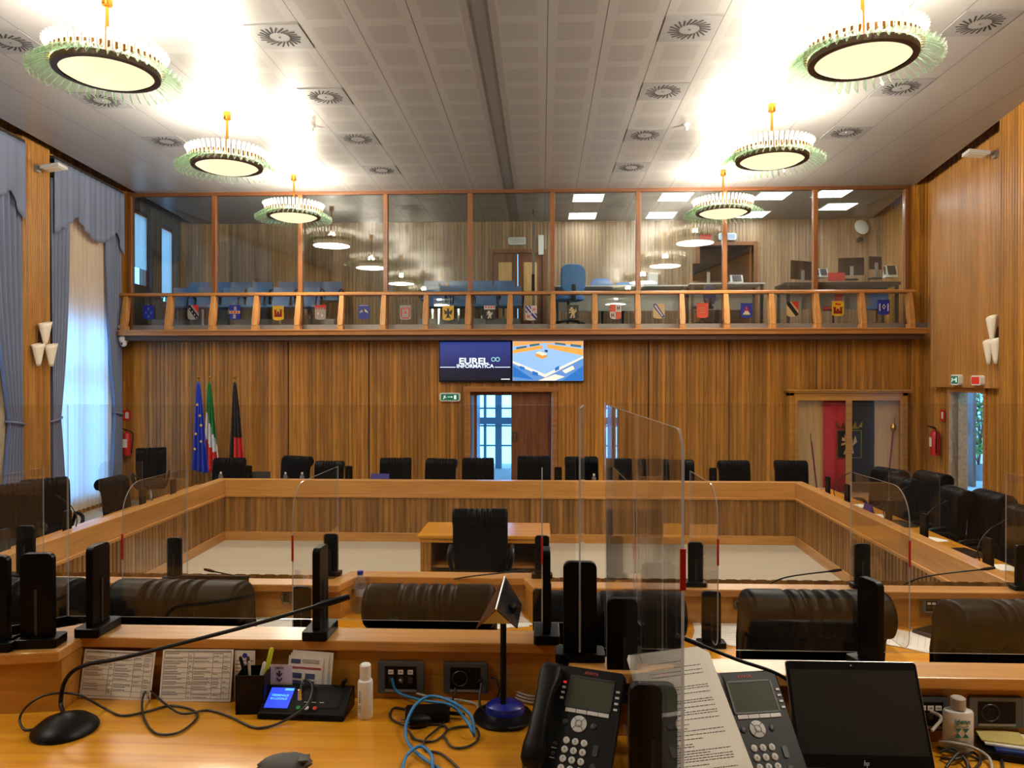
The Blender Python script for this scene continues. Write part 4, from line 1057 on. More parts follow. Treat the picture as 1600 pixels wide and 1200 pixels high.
for q in lion: m.prism([(x * .42, zc + y * .42) for x, y in q], -.027, -.022, 'y')
m.build('crest_lion', 'tan', t)
m = MB()
for k in range(5):
    x = -.2 + k * .1; m.prism([(x - .035, zc + .31), (x + .035, zc + .31), (x + .02 * (k - 2), zc + .42)], -.022, -.014, 'y')
m.box(-.17, .17, -.022, -.014, zc + .285, zc + .31); m.build('crest_crown', 'brass', t)
for (px, pz, top, lab, gold) in ((1268, 1, 690, 'thin dark red staff leaning at the left inside the display cabinet', 0), (1396, 1, 668, 'dark red staff with an ornate brass head inside the display cabinet', 1)):
    q = at(px, top, 13.86); r_ = thing('ceremonial_staff', lab, 'staff', (q.x, 13.86, 0.13))
    lean = .12 if not gold else -.12
    MB().tube([(lean, 0, 0), (0, 0, q.z - .13)], .014).build('shaft', plain('dark_red_wood', lin(130, 40, 35), .4), r_)
    if gold:
        MB().tube([(0, 0, q.z - .13), (.03, 0, q.z + .06)], .008).build('tip', 'brass', r_); MB().lathe([(.001, q.z - .22), (.03, q.z - .2), (.055, q.z - .13), (.03, q.z - .06), (.001, q.z - .04)], 10).build('head', 'brass', r_)
    else: MB().tube([(-.01, 0, q.z - .13), (-.02, 0, q.z + .02)], .006).build('tip', 'bronze', r_)

# ================================================================== FLAGS
def flag(lab, px, Y, bands, stars=False, fringe=True):
    base = at(px, 620, Y); zt = at(px, 592, Y).z
    t = thing('flag', lab, 'flag', (base.x, Y, 0))
    MB().tube([(0, 0, .03), (0, 0, zt)], .013).build('pole', 'brass', t, smooth=True)
    MB().lathe([(.13, 0), (.14, .02), (.05, .05), (.02, .12), (.001, .12)], 20).build('stand', 'brass', t, smooth=True)
    MB().ball((0, 0, zt + .03), .03, 10).build('finial', 'brass', t, smooth=True)
    # hanging folded cloth, widening downwards; bands = [(material, frac_from_top...)] assigned by the face's height and side
    m = MB(); nz, nx = 26, 30; z1 = zt - .06; z0 = zt - 1.66; V = []
    for j in range(nz + 1):
        s = j / nz; z = z1 + (z0 - z1) * s
        wd = .04 + .27 * s ** .8
        for i in range(nx + 1):
            u = i / nx
            x = .0 + (wd * (u - .28)) ; y = -.02 - (.015 + .055 * s) * sin(u * 3.2 * 2 * pi + s * 1.2) ; zz = z - (.16 * (u - .5) ** 2 * s if True else 0) - .18 * s * (u if u < .6 else (1.2 - u))
            V.append((x, y, zz))
    Fc = []; mi = []
    for j in range(nz):
        for i in range(nx):
            k = j * (nx + 1) + i; Fc.append((k, k + 1, k + nx + 2, k + nx + 1)); mi.append(bands[1](i / nx, j / nz))
    m.add(V, Fc); m.mi = mi
    o = m.build('cloth', bands[0], t, smooth=True, ang=80); s_ = o.modifiers.new('thick', 'SOLIDIFY'); s_.thickness = .004
    if stars:
        m = MB()
        for (x, z) in ((.03, -.48), (.08, -.68), (.1, -.86), (.0, -1.02), (.1, -1.16), (-.02, -1.3)):
            pts = [((.032 if k % 2 == 0 else .013) * sin(k * pi / 5) + x, (.032 if k % 2 == 0 else .013) * cos(k * pi / 5) + zt + z) for k in range(10)][::-1]
            m.prism(pts, -.115, -.105, 'y')
        m.build('star', P_['y'], t)
    return t
fb = plain('eu_blue', lin(30, 60, 190), .7); fg = plain('flag_green', lin(20, 120, 60), .7); fw = plain('flag_white', lin(225, 228, 235), .7); frd = plain('flag_red', lin(215, 45, 45), .7); fk = plain('flag_black', lin(36, 32, 36), .7)
flag('blue flag with gold stars, leftmost of the three', 310, 13.55, ([fb, P_['y']], lambda u, s: 1 if (s > .97) else 0), True)
flag('green white and red flag with gold fringe in the middle', 327, 13.62, ([fg, fw, frd, P_['y']], lambda u, s: 3 if (s > .97 or u < .04) else (0 if (s < .3 + .38 * u) else (1 if s < .62 + .2 * u else 2))))
flag('black and red flag, rightmost of the three', 367, 13.6, ([fk, frd, P_['y']], lambda u, s: 2 if (s > .97 and u < .4) else (1 if (s > .6 + .0 * u and u > .33) else 0)))

# ================================================================== CURTAINS
def curtain(lab, ya, yb, zt, full=True, bays=2):
    """ya far end, yb near end along the left wall; parts hang a hand's breadth off the wall"""
    t = thing('window_curtain', lab, 'curtain', (LP0[0], LP0[1], 0), atan2(LP1[1] - LP0[1], LP1[0] - LP0[0]))
    u0, u1 = uL(ya), uL(yb); L = u1 - u0
    def sheet(name, fu_, mat, nx, nz, th=.006):
        m = MB(); V = [fu_(i / nx, j / nz) for j in range(nz + 1) for i in range(nx + 1)]
        Fc = [(j * (nx + 1) + i, j * (nx + 1) + i + 1, (j + 1) * (nx + 1) + i + 1, (j + 1) * (nx + 1) + i) for j in range(nz) for i in range(nx)]
        m.add(V, Fc); o = m.build(name, mat, t, smooth=True, ang=80)
        if th: s_ = o.modifiers.new('thick', 'SOLIDIFY'); s_.thickness = th
        return o
    # valance with a scalloped hem
    def hem(u):
        d = abs(u - .42)      # deep swag in the middle, lifted shoulders, tails at the ends
        if d < .30: return .78 + .30 * cos(d / .30 * pi / 2)
        e = (d - .30) / (.42 - .30 if u < .42 else .58 - .30)
        return .78 + .42 * min(e, 1) ** .8
    sheet('valance', lambda u, v: (u0 + L * u, .20 + .018 * sin(u * 2 * pi * 13) * (.4 + .6 * v), zt - v * hem(u)), 'drape', 140, 12)
    def drape(side):
        def f(u, v):
            # gathered at the tie at about 0.62 of the drop
            w_top, w_tie, w_bot = .24, .10, .17
            tie = .70
            if v < tie: w = w_top + (w_tie - w_top) * (v / tie) ** 2.2
            else: w = w_tie + (w_bot - w_tie) * min(1, (v - tie) / .3) ** .8
            x = u * w * L
            X = u0 + .01 + x if side < 0 else u1 - .01 - x
            if side < 0 and v < tie: X += 0
            return (X, .12 + .035 * sin(u * 2 * pi * 5 + v * 2), zt - .3 - v * (zt - .34))
        return f
    sheet('drape', drape(-1), 'drape', 60, 30); sheet('drape', drape(1), 'drape', 60, 30)
    sheet('sheer', lambda u, v: (u0 + .06 + (L - .12) * u, .045 + .022 * sin(u * 2 * pi * 15 + .5 * sin(v * 5)), zt - .12 - v * (zt - .2)), 'sheer', 180, 8, 0)
    for s in (-1, 1):
        z = zt - .3 - .70 * (zt - .34); c = u0 + .01 + .05 * L if s < 0 else u1 - .01 - .05 * L
        m = MB(); pts = [(c + (.07 * L) * cos(a * pi / 8), .125 + .06 * sin(a * pi / 8), z + .03 * cos(a * pi / 8) * -s) for a in range(17)]
        m.tube(pts, .018, 6); m.build('tieback', 'drape', t, smooth=True)
    m = MB(); m.box(u0, u1, .02, .19, zt, zt + .05); m.build('gap_shade_pelmet', 'dark', t)  # coloured near-black to stand in for the shaded gap under the ceiling
    return t
curtain('blue grey curtain with scalloped valance and lit sheer beside the far corner', 13.72, 11.44, 5.84)
curtain('blue grey curtain at the left edge of the view, before the wood pilaster', 10.70, 7.9, 5.84)
# ================================================================== DESKS
def wallseg(name, lab, cat, p0, p1, parts, loc_z=0):
    """thing whose local x runs p0->p1; parts = [(name, mb, mat, bev)]"""
    t = thing(name, lab, cat, (p0[0], p0[1], loc_z), atan2(p1[1] - p0[1], p1[0] - p0[0]))
    for (n, m, mat, bv) in parts: m.build(n, mat, t, bev=bv)
    return t
def bench_parts(L, zf, htop, zrail, depth=.62, ribbed=True, m0=0, m1=0, zb=None):
    """bench seen from its inner side: local x along, local -y is the inner (fluted) face, +y the sitters' side.
    m0, m1: mitre (rail ends lengthened by that much per unit of depth)"""
    out = []
    r = MB(); z0 = zrail - .25
    r.prism([(0 - m0 * -.02, -.02), (L + m1 * -.02, -.02), (L + m1 * .12, .12), (0 - m0 * .12, .12)], z0 + .03, zrail)
    r.prism([(-m0 * -.035, -.035), (L - m1 * .035, -.035), (L + m1 * .05, .05), (-m0 * .05, .05)], z0, z0 + .035)
    out.append(('rail', r, 'oak', .006))
    f = MB(); ribs(f, 0, L, zf + .12, z0, PITCH, .012, .02, back=.04)
    for i in range(len(f.v)): f.v[i] = (f.v[i][0], -f.v[i][1], f.v[i][2])
    out.append(('front_panel', f, 'deskflute', 0))
    b = MB(); b.box(0, L, -.025, .03, zf, zf + .125); out.append(('plinth', b, 'oak', .004))
    w = MB(); w.prism([(-m0 * .12, .12), (L + m1 * .12, .12), (L + m1 * depth, depth), (-m0 * depth, depth)], htop - .04, htop); out.append(('worktop', w, 'top', .004))
    return out
IN_L, IN_R, IN_Y = at(350, 750, 10.55).x, at(1244, 753, 10.55).x, 10.55
LN = (IN_L + .045 * 6.0, IN_Y - 6.0); RN = (IN_R - .045 * 6.0, IN_Y - 6.0)      # near ends of the side benches
# far bench: local x from left to right, inner face towards the camera (-y)
L_ = IN_R - IN_L
tm = 1.0
t = wallseg('council_bench', 'long oak council bench with fluted front across the far side of the hall', 'bench', (IN_L, IN_Y), (IN_R, IN_Y), bench_parts(L_, 0, .71, .88, .68, m0=tm, m1=tm))
# left bench: inner face looks to +x ; local x runs from the near end to the far end, +y = left side (away)
Ls = sqrt((LN[0] - IN_L) ** 2 + 36)
t = wallseg('council_bench', 'oak council bench with fluted front along the left side of the hall', 'bench', LN, (IN_L, IN_Y), bench_parts(Ls, 0, .71, .88, .68, m1=tm))
t = wallseg('council_bench', 'oak council bench with fluted front along the right side of the hall', 'bench', (IN_R, IN_Y), RN, bench_parts(Ls, 0, .71, .88, .68, m0=tm))

# front row bench on the first tier: polyline of rail, stepped forward in its middle
R1Z, S1Z = 1.34, 1.17
def rail_poly(name, lab, cat, outer, inner, z0, z1, mat='oak'):
    """closed plan polygon: outer (far) edge left->right, inner (near) edge left->right"""
    m = MB(); m.prism(list(inner) + list(outer)[::-1], z0, z1); o = m.build(name, mat, bev=.004); return o
y_s, y_c = 3.60, 3.76           # far edges: side and centre parts
xa, xb = -.98, -.03
o1 = [(-3.3, y_s), (xa - .05, y_s), (xa, y_c), (xb, y_c), (xb + .05, y_s), (3.1, y_s)]
i1 = [(-3.3, y_s - .11), (xa + .01, y_s - .11), (xa + .06, y_c - .11), (xb - .06, y_c - .11), (xb - .01, y_s - .11), (3.1, y_s - .11)]
t = thing('front_bench', 'oak front row bench with raised rail stepped forward in its middle', 'bench', (0, 0, 0))
m = MB(); m.prism(i1 + o1[::-1], R1Z - .035, R1Z); m.build('rail', 'oak', t, bev=.005)
def offs(pl, d): return [(x, y + d) for x, y in pl]
m = MB(); m.prism(offs(i1, .03) + offs(o1, -.03)[::-1], T1, R1Z - .035); m.build('panel', 'oaky', t)
m = MB(); m.prism([(-3.3, 3.04), (3.1, 3.04)] + offs(i1, .035)[::-1], S1Z - .04, S1Z); m.build('worktop', 'top', t, bev=.004)
m = MB(); ribs(m, -3.3, 3.1, 0, R1Z - .05, PITCH, .012, .02, back=0)
for i in range(len(m.v)): m.v[i] = (m.v[i][0], m.v[i][1] + y_s + .25, m.v[i][2])
m.build('outer_panel', 'deskflute', t)

# the bench the photograph is taken from
R2Z, S2Z = 1.57, 1.40
yo, yi = 2.215, 2.10
xj = at(869, 1010, 2.1).x        # where the rail steps nearer on the right
pL = [(-2.4, 1.93), (-1.46, 1.96), (-1.335, 1.985), (at(128, 1007, yi).x, yi), (xj, yi)]
oL = [(-2.4, 2.06), (-1.56, 2.10), (-1.42, yo), (at(107, 985, yo).x + .02, yo), (xj + .0, yo)]
yo2, yi2 = 2.01, 1.90
t = thing('rear_bench', 'oak bench in the foreground with raised rail and broad worktop', 'bench', (0, 0, 0))
m = MB(); m.prism(pL + oL[::-1], R2Z - .03, R2Z); m.build('rail', 'oak', t, bev=.004)
m = MB(); m.prism([(xj + .03, yi2), (2.3, yi2), (2.3, yo2), (xj + .03, yo2)], R2Z - .03, R2Z); m.build('rail', 'oak', t, bev=.004)
m = MB(); m.prism(offs(pL, .015) + offs(oL, -.03)[::-1], T2, R2Z - .03); m.prism([(xj + .03, yi2 + .02), (2.3, yi2 + .02), (2.3, yo2 - .02), (xj + .03, yo2 - .02)], T2, R2Z - .03); m.build('panel', 'oaky', t)
m = MB(); m.prism([(-2.4, .8), (2.3, .8), (2.3, yi2 + .02), (xj + .035, yi2 + .02), (xj + .03, yi + .017)] + offs(pL, .017)[::-1][1:], S2Z - .04, S2Z); m.build('worktop', 'top', t, bev=.003)
m = MB(); m.box(-2.4, xj + .02, yo - .03, yo - .005, T1, R2Z - .04); m.box(xj + .03, 2.3, yo2 - .02, yo2 - .005, T1, R2Z - .04); m.build('outer_panel', 'oaky', t)

# table in the well
c0, c1 = at(652, 838, 7.43), at(860, 838, 7.43)
t = thing('centre_table', 'golden oak table with open shelves standing alone in the well', 'table', ((c0.x + c1.x) / 2, 7.78, 0)); w = (c1.x - c0.x) / 2
m = MB(); m.box(-w, w, -.35, .35, .715, .75); m.box(-w + .02, w - .02, -.33, .33, .67, .715); m.build('tabletop', plain('x', (0, 0, 0, 1)) if False else 'top', t, bev=.005)
for s in (-1, 1):
    m = MB(); ribs(m, -.12, .12, 0, .67, .03, .006, .008, back=.02)
    cx = s * (w - .08)
    m = MB(); m.box(cx - .055, cx + .055, -.31, .31, 0, .67)
    for k in range(3): m.box(cx - .05 + k * .036, cx - .05 + k * .036 + .026, -.316, -.31, 0, .67)
    m.build('leg', 'oaky', t)
MB().box(-w + .12, w - .12, .28, .31, .05, .67).build('back_panel', 'doorw', t)
MB().box(-w + .12, w - .12, -.25, .28, .40, .425).build('shelf', 'oaky', t)
MB().box(-.02, .02, -.25, .28, 0.0, .67).build('divider', 'doorw', t)
MB().box(-w + .12, w - .12, -.28, .28, .02, .05).build('bottom_board', 'doorw', t)

# ================================================================== CHAIRS
def make_chair():
    r = thing('leather_armchair', 'chair', 'chair')
    prof = [(.09, .44), (.075, .62), (.055, .80), (.045, .95), (.04, 1.03), (.01, 1.085), (-.05, 1.11), (-.115, 1.105), (-.16, 1.065), (-.17, 1.01), (-.145, .965), (-.11, .955), (-.085, .94), (-.065, .86), (-.05, .7), (-.035, .5), (-.03, .44), (.03, .425)]
    P = smoothpts([(y, z, 0) for y, z in prof], 3, True); P = [(p.x, p.y) for p in P]
    cx = sum(p[0] for p in P) / len(P)
    creases = (-.105, -.055, -.005, .045, .095)
    rings = []; nx = 70
    for i in range(nx + 1):
        u = -1 + 2 * i / nx; x = .26 * (u if abs(u) < .9 else u)
        dip = sum(math.exp(-((x - c) / .0065) ** 2) for c in creases) * .012
        edge = max(0, abs(u) - .90) / .10; sh = 1 - .5 * edge ** 2.5
        ring = []
        for (y, z) in P:
            zt = max(0, (z - .85) / .26); ws = 1 + .0 * zt - .10 * max(0, (.7 - z)) / .28
            # pull toward the local core of the back for rounding and creasing
            cy, cz = (-.06, 1.03) if z > .93 else (.0, z)
            dy, dz = y - cy, z - cz; L = sqrt(dy * dy + dz * dz) or 1
            k = max(0.0, 1 - (dip * (1 if z > .93 else .55)) / L) * (1 - (1 - sh) * (.5 if z > .93 else .6))
            wr = .0025 * sin(z * 95 + x * 30) * (1 if y > .03 else .3)
            ring.append((x * ws, cy + dy * k + wr, cz + dz * k))
        rings.append(ring)
    m = MB(); m.loft([q[::-1] for q in rings]); m.build('backrest', 'leather', r, smooth=True, ang=70)
    m = MB(); m.prism(rrect(.50, .50, .09, 5, cy=.27), .40, .52); m.build('seat', 'leather', r, smooth=True, bev=.03, seg=3)
    for s in (-1, 1):
        a = MB(); a.tube([(s * .255, .04, .44), (s * .30, .06, .60), (s * .305, .14, .665), (s * .305, .36, .66), (s * .295, .43, .60), (s * .25, .40, .44)], .022, 8, sm=4)
        a.build('armrest', 'black', r, smooth=True)
    MB().lathe([(.03, .10), (.03, .40)], 12).build('gas_column', 'chrome', r, smooth=True)
    m = MB()
    for k in range(5):
        a = 2 * pi * k / 5 + .3; m.tube([(0, 0.22, .12), (cos(a) * .3, .22 + sin(a) * .3, .075)], [.035, .02], 8)
    m.build('star_base', 'black', r, smooth=True)
    for k in range(5):
        a = 2 * pi * k / 5 + .3; MB().ball((cos(a) * .3, .22 + sin(a) * .3, .03), .03, 8).build('castor', 'black', r, smooth=True)
    return r
CH = make_chair(); used = [False]
def chair(lab, x, y, z, rz, grp, s=1.0):
    if not used[0]:
        used[0] = True; CH.location = (x, y, z); CH.rotation_euler = (0, 0, rz); CH['label'] = lab; CH['group'] = grp; return CH
    return dup(CH, (x, y, z), rz, lab, grp, s if s != 1.0 else None)
G1_ = 'black leather armchairs of the front row'
n1 = ['at the left edge of the view', 'second from the left, behind the left gooseneck microphone', 'in the middle bay behind the reading lamp', 'behind the upright black screen stands', 'behind the open laptop', 'at the right edge of the view']
for i, (px, py, Y) in enumerate(((24, 903, 2.90), (284, 906, 2.86), (673, 913, 2.98), (958, 924, 2.84), (1273, 922, 2.80), (1590, 937, 2.72))):
    p = at(px, py, Y - .06)
    chair('front row black leather armchair, ' + n1[i], p.x, Y, T1 + (p.z - T1 - 1.11), (.04, -.02, .0, .03, .0, .05)[i], G1_)
chair('lone black leather armchair at the oak table in the well', at(750, 793, 6.95).x, 7.0, 0, .05, 'black leather armchairs around the hall')
G2_ = 'black leather armchairs behind the far bench'
n2 = ['leftmost, before the flags', 'second from the left', 'third from the left, lower', 'fourth from the left', 'fifth from the left', 'sixth from the left, before the glazed doorway', 'seventh from the left, before the brown door leaf', 'eighth from the left', 'ninth from the left', 'tenth from the left', 'eleventh from the left', 'rightmost, beside the display cabinet']
for i, (px, py, Y, a) in enumerate(((357, 716, 11.75, .1), (461, 713, 11.7, -.35), (514, 721, 11.9, .05), (618, 716, 11.75, .12), (688, 717, 11.75, -.2), (747, 716, 11.7, .05), (834, 713, 11.7, .0), (909, 714, 11.7, .08), (985, 717, 11.75, .0), (1060, 719, 11.8, -.05), (1148, 720, 11.8, .1), (1237, 720, 11.75, -.08))):
    p = at(px, py, Y)
    chair('black leather armchair behind the far bench, ' + n2[i], p.x, Y, 0, pi + a, G2_, p.z / 1.11)
G3_ = 'black leather armchairs along the side benches'
for (px, py, Y, a, lab) in ((1384, 732, 10.1, pi / 2 + .25, 'black leather armchair behind the right bench, farthest one'), (1404, 745, 9.25, pi / 2 + .1, 'black leather armchair behind the right bench, small one peeping between the two farthest'),
        (1450, 738, 9.65, pi / 2 + .15, 'black leather armchair behind the right bench, second large one from the far end'), (1486, 762, 8.3, pi / 2 - .1, 'black leather armchair behind the right bench, before the side doorway'),
        (1541, 768, 7.95, pi / 2 - .05, 'black leather armchair behind the right bench, second from the right edge'), (1600, 793, 7.0, pi / 2 + .0, 'black leather armchair behind the right bench, cut by the right edge'),
        (236, 700, 13.2, -pi * .85, 'black leather armchair standing apart near the left extinguisher'), (182, 745, 9.4, -pi / 2 + .0, 'black leather armchair with rolled back seen in profile against the sheer curtain'),
        (72, 748, 8.9, -pi / 2 - .75, 'large dark leather armchair behind the left bench before the curtain'), (8, 757, 8.2, -pi / 2 - .75, 'dark leather armchair at the left edge behind the left bench')):
    p = at(px, py, Y); chair(lab, p.x, Y, 0, a, G3_, p.z / 1.11)

# ================================================================== ACRYLIC SCREENS AND THEIR STANDS
def make_stand():
    """blade in the local x-z plane, slot along local y"""
    r = thing('screen_stand', 'stand', 'stand')
    m = MB(); m.prism(rrect(.13, .075, .012), 0, .026); m.build('base', 'stand', r, bev=.003)
    m = MB(); m.prism(rrect(.088, .235, .018, 5, cy=.026 + .1175, corners=(0, 0, 1, 1)), -.011, .011, 'y'); m.build('blade', 'stand', r, bev=.002)
    m = MB(); m.box(-.0035, .0035, -.0135, -.0105, .03, .16); m.build('slot', 'dgrey', r)
    return r
ST = make_stand(); ust = [False]
def stand(lab, x, y, z, rz=0, s=1.0, grp='black screen stands'):
    if not ust[0]:
        ust[0] = True; ST.location = (x, y, z); ST.rotation_euler = (0, 0, rz); ST['label'] = lab; ST['group'] = grp; return ST
    return dup(ST, (x, y, z), rz, lab, grp, s if s != 1.0 else None)
def acrylic(lab, p0, p1, z0, z1, r0=0, r1=0, grp=None, red=None, th=.005, br0=0, br1=0):
    """upright sheet from p0 to p1 (plan), top corner radii r0 (at p0) and r1 (at p1)"""
    L = sqrt((p1[0] - p0[0]) ** 2 + (p1[1] - p0[1]) ** 2)
    t = thing('acrylic_screen', lab, 'screen', (p0[0], p0[1], 0), atan2(p1[1] - p0[1], p1[0] - p0[0]), grp)
    def corner(cx, cz, r, a0, n=8): return [(cx + r * cos(a0 + k / n * pi / 2), cz + r * sin(a0 + k / n * pi / 2)) for k in range(n + 1)] if r else [(cx, cz)]
    poly = corner(0 + br0, z0 + br0, br0, pi) + corner(L - br1, z0 + br1, br1, 1.5 * pi) + corner(L - r1, z1 - r1, r1, 0) + corner(r0, z1 - r0, r0, .5 * pi)
    n = len(poly); m = MB()
    m.m = 0; m.add([(x, -th / 2, z) for x, z in poly] + [(x, th / 2, z) for x, z in poly], [list(range(n)), list(range(n, 2 * n))[::-1]])
    m.m = 1; m.add([(x, -th / 2, z) for x, z in poly] + [(x, th / 2, z) for x, z in poly], [((i + 1) % n, i, n + i, n + (i + 1) % n) for i in range(n)])
    m.build('sheet', ['plexi', 'plexiedge'], t)
    if red:
        q = MB(); x = 0 if red[0] == 0 else L; q.box(x - .003 if red[0] == 0 else x - .001, x + .001 if red[0] == 0 else x + .003, -.0045, .0045, red[1], red[2]); q.build('red_edge_tape', 'red', t)
    return t
# front row dividers and their stands
D1 = [(-2.55, 'leftmost'), (-1.80, 'second from the left'), (-1.06, 'third from the left'), (.0, 'fourth from the left'), (.73, 'fifth from the left'), (1.51, 'sixth from the left'), (2.25, 'rightmost')]
for x, nm in D1:
    far = 3.62 if not (-1.0 < x < 0) else 3.76
    if x in (-1.06, .0): far = 3.74
    acrylic('clear acrylic divider with rounded corner on the front row bench, ' + nm, (x, 3.10), (x, far + .06), S1Z + .03, 1.872, .14, .0, 'acrylic dividers of the front row', red=(0, 1.55, 1.66) if nm != 'leftmost' else None, br0=.06)
    stand('black stand at the far end of the front row divider, ' + nm, x, far - .07, R1Z if far < 3.7 else R1Z, 0, .8)
    if x not in (-2.55, 1.51): stand('black stand at the near end of the front row divider, ' + nm, x, 3.22, S1Z, 0, .92)
# foreground screens
zt2 = 2.246
acrylic('wide clear acrylic screen standing along the foreground rail at left', (at(107, 985, 2.19).x, 2.19), (at(899, 985, 2.19).x, 2.19), 1.602, zt2)
acrylic('short angled acrylic screen at the left corner of the foreground rail', (-1.62, 2.03), (at(107, 985, 2.19).x - .004, 2.19), 1.602, zt2, .0)
xs = at(945, 1000, 1.99).x
acrylic('wide clear acrylic screen standing along the foreground rail at right', (xs, 1.985), (2.3, 1.985), 1.602, at(1200, 630, 1.985).z)
pA = at(906, 700, 2.19); d_ = Vector((pA.x, pA.y)).normalized()
acrylic('narrow acrylic divider seen almost edge-on at the end of the left foreground screen', (pA.x - d_.x * .24, pA.y - d_.y * .24), (pA.x + d_.x * .03 + .012, pA.y + .03), 1.602, zt2)
xc = .215
acrylic('large acrylic divider with rounded top corner beside the left telephone', (xc + .006, 1.17), (xc - .01, 2.34), 1.43, 2.242, .045, .02, red=(0, 1.99, 2.055))
GS = 'black screen stands'
p = at(499, 1005, 2.10); stand('black stand seen edge-on on the foreground rail near the middle of the left screen', at(500, 1000, 2.15).x, 2.155, R2Z, pi / 2)
stand('black stand seen edge-on at the left bend of the foreground rail', at(152, 1000, 2.15).x, 2.155, R2Z, pi / 2 + .0)
stand('black stand facing the viewer at the left end of the foreground rail', at(58, 1020, 2.03).x, 2.035, R2Z, .12)
stand('black stand cut by the left edge of the view on the foreground rail', at(-10, 1020, 2.0).x, 2.0, R2Z, .1)
stand('slim black stand seen edge-on at the right end of the left foreground screen', at(854, 1000, 2.15).x, 2.15, R2Z, pi / 2)
stand('black stand facing the viewer just above the left telephone', at(906, 1030, 2.0).x, 2.0, at(906, 1035, 1.98).z, 0, 1.02)
stand('black stand rising behind the paper stack beside the left telephone', xc - .002, 1.93, at(975, 934, 1.93).z - .261, 0, 1.0)
stand('large black stand nearest the viewer before the paper stack', xc + .014, 1.54, S2Z, 0, 1.12)
stand('black stand seen edge-on behind the laptop', at(1360, 1000, 1.95).x, 1.95, R2Z, pi / 2 + .25, .9)
# stands on far and side benches
for i, px in enumerate((388, 545, 872, 955, 1114)):
    stand('small black stand on the far bench, %s from the left' % ORD[i], at(px, 740, 10.95).x, 10.95, .71, 0, 1.25)
def bx_of(side, Y):    # inner face of the side bench at Y
    return IN_L + .045 * (IN_Y - Y) if side == 'l' else IN_R - .045 * (IN_Y - Y)
for i, (px, py, Y) in enumerate(((268, 757, 9.4), (238, 777, 8.6), (123, 815, 7.1), (52, 850, 6.2))):
    x = bx_of('l', Y) - .22; stand('black stand on the left bench, %s from the far end' % ORD[i], x, Y, .71, pi / 2, 1.25)
for i, (px, Y) in enumerate(((1284, 9.9), (1310, 9.2), (1372, 8.0), (1414, 7.2), (1462, 6.1), (1530, 5.3))):
    x = bx_of('r', Y) + .22; stand('black stand on the right bench, %s from the far end' % ORD[i], x, Y, .71, pi / 2, 1.3)
acrylic('small acrylic divider on the left bench, near the curtain', (bx_of('l', 8.6) - .22, 8.6), (bx_of('l', 8.6) - .75, 8.6), .75, 1.35, 0, .1)
acrylic('small acrylic divider on the right bench, before the side doorway', (bx_of('r', 8.0) + .22, 8.0), (bx_of('r', 8.0) + .75, 8.0), .75, 1.35, 0, .1)

# ================================================================== MICROPHONES, CABLES
def mic(lab, base, pts, rb=.05, rs=.005, cap=.09, capr=.010):
    t = thing('gooseneck_microphone', lab, 'microphone', base)
    B = Vector(base); loc = [Vector(p) - B for p in pts]
    MB().lathe([(rb * .98, 0), (rb, .006), (rb * .96, .014), (rb * .72, .030), (rb * .4, .040), (.016, .046), (.001, .047)], 28).build('base', 'black', t, smooth=True)
    MB().tube(loc, rs, 8, sm=8).build('stem', 'black', t, smooth=True)
    d = (loc[-1] - loc[-2]).normalized(); e = loc[-1]
    MB().tube([e - d * .02, e, e + d * cap * .4, e + d * cap], [rs * 1.3, capr, capr, capr * .8], 10).build('capsule', 'black', t, smooth=True)
    return t
b = on(102, 1142, S2Z)
mic('black gooseneck microphone with oval base at the left of the foreground worktop', b, [b + Vector((0, 0, .04)), at(95, 1098, 1.925), at(103, 1062, 1.925), at(131, 1040, 1.93), at(200, 1026, 1.95), at(380, 980, 2.0), at(505, 944, 2.03)], .080, .0055, .075, .010)
# cable makers
def cable(lab, pts, r, mat, grp=None, sm=8, plug=None):
    t = MB().tube(pts, r, 7, sm=sm).build('cable', mat, smooth=True, ang=80)
    return tag(t, lab, 'cable', grp)
def S(px, py, h=0.0): return on(px, py, S2Z + .0045 + h)
cable('black microphone cable looping across the worktop to the voting terminal', [S(58, 1138), S(38, 1140), at(31, 1122, 1.90), at(46, 1100, 1.90), at(76, 1085, 1.92), at(120, 1085, 1.95), S(162, 1106, .004), S(190, 1118), S(225, 1113), S(265, 1103), S(300, 1109), S(307, 1122), S(280, 1144), S(245, 1146), S(226, 1125), S(222, 1096, .01), S(232, 1078, .02), S(256, 1098, .012), S(285, 1115, .006), S(325, 1110), S(360, 1120), S(400, 1137), S(440, 1128, .004), S(478, 1103, .03), S(488, 1073, .06), S(478, 1062, .07), S(471, 1070, .06), S(470, 1086, .045)], .0032, 'blackcable')
cable('blue network cable arching from the left socket plate over the worktop', [at(612, 1060, 2.10), S(622, 1082, .02), S(660, 1094, .02), S(705, 1102, .03), S(728, 1125, .03), S(738, 1143, .02), S(741, 1150)], .0042, 'bluecable', 'blue network cables')
cable('thick blue network cable looping down to the lower edge of the view', [S(741, 1150, .005), S(735, 1118, .04), S(705, 1096, .06), S(672, 1088, .06), S(648, 1103, .05), S(634, 1135, .02), S(638, 1162, .006), S(658, 1182, .004), S(690, 1204)], .0042, 'bluecable', 'blue network cables')
cable('short blue cable arc at the lower edge of the view', [S(628, 1206), S(636, 1180, .01), S(657, 1166, .02), S(674, 1180, .014), S(676, 1206, .006)], .0042, 'bluecable', 'blue network cables')
cable('white network cable running from the left socket plate to the right', [at(625, 1062, 2.10), S(640, 1078, .02), S(668, 1088, .015), S(705, 1092, .006), S(742, 1099, .004), S(747, 1108)], .0036, 'greycable')
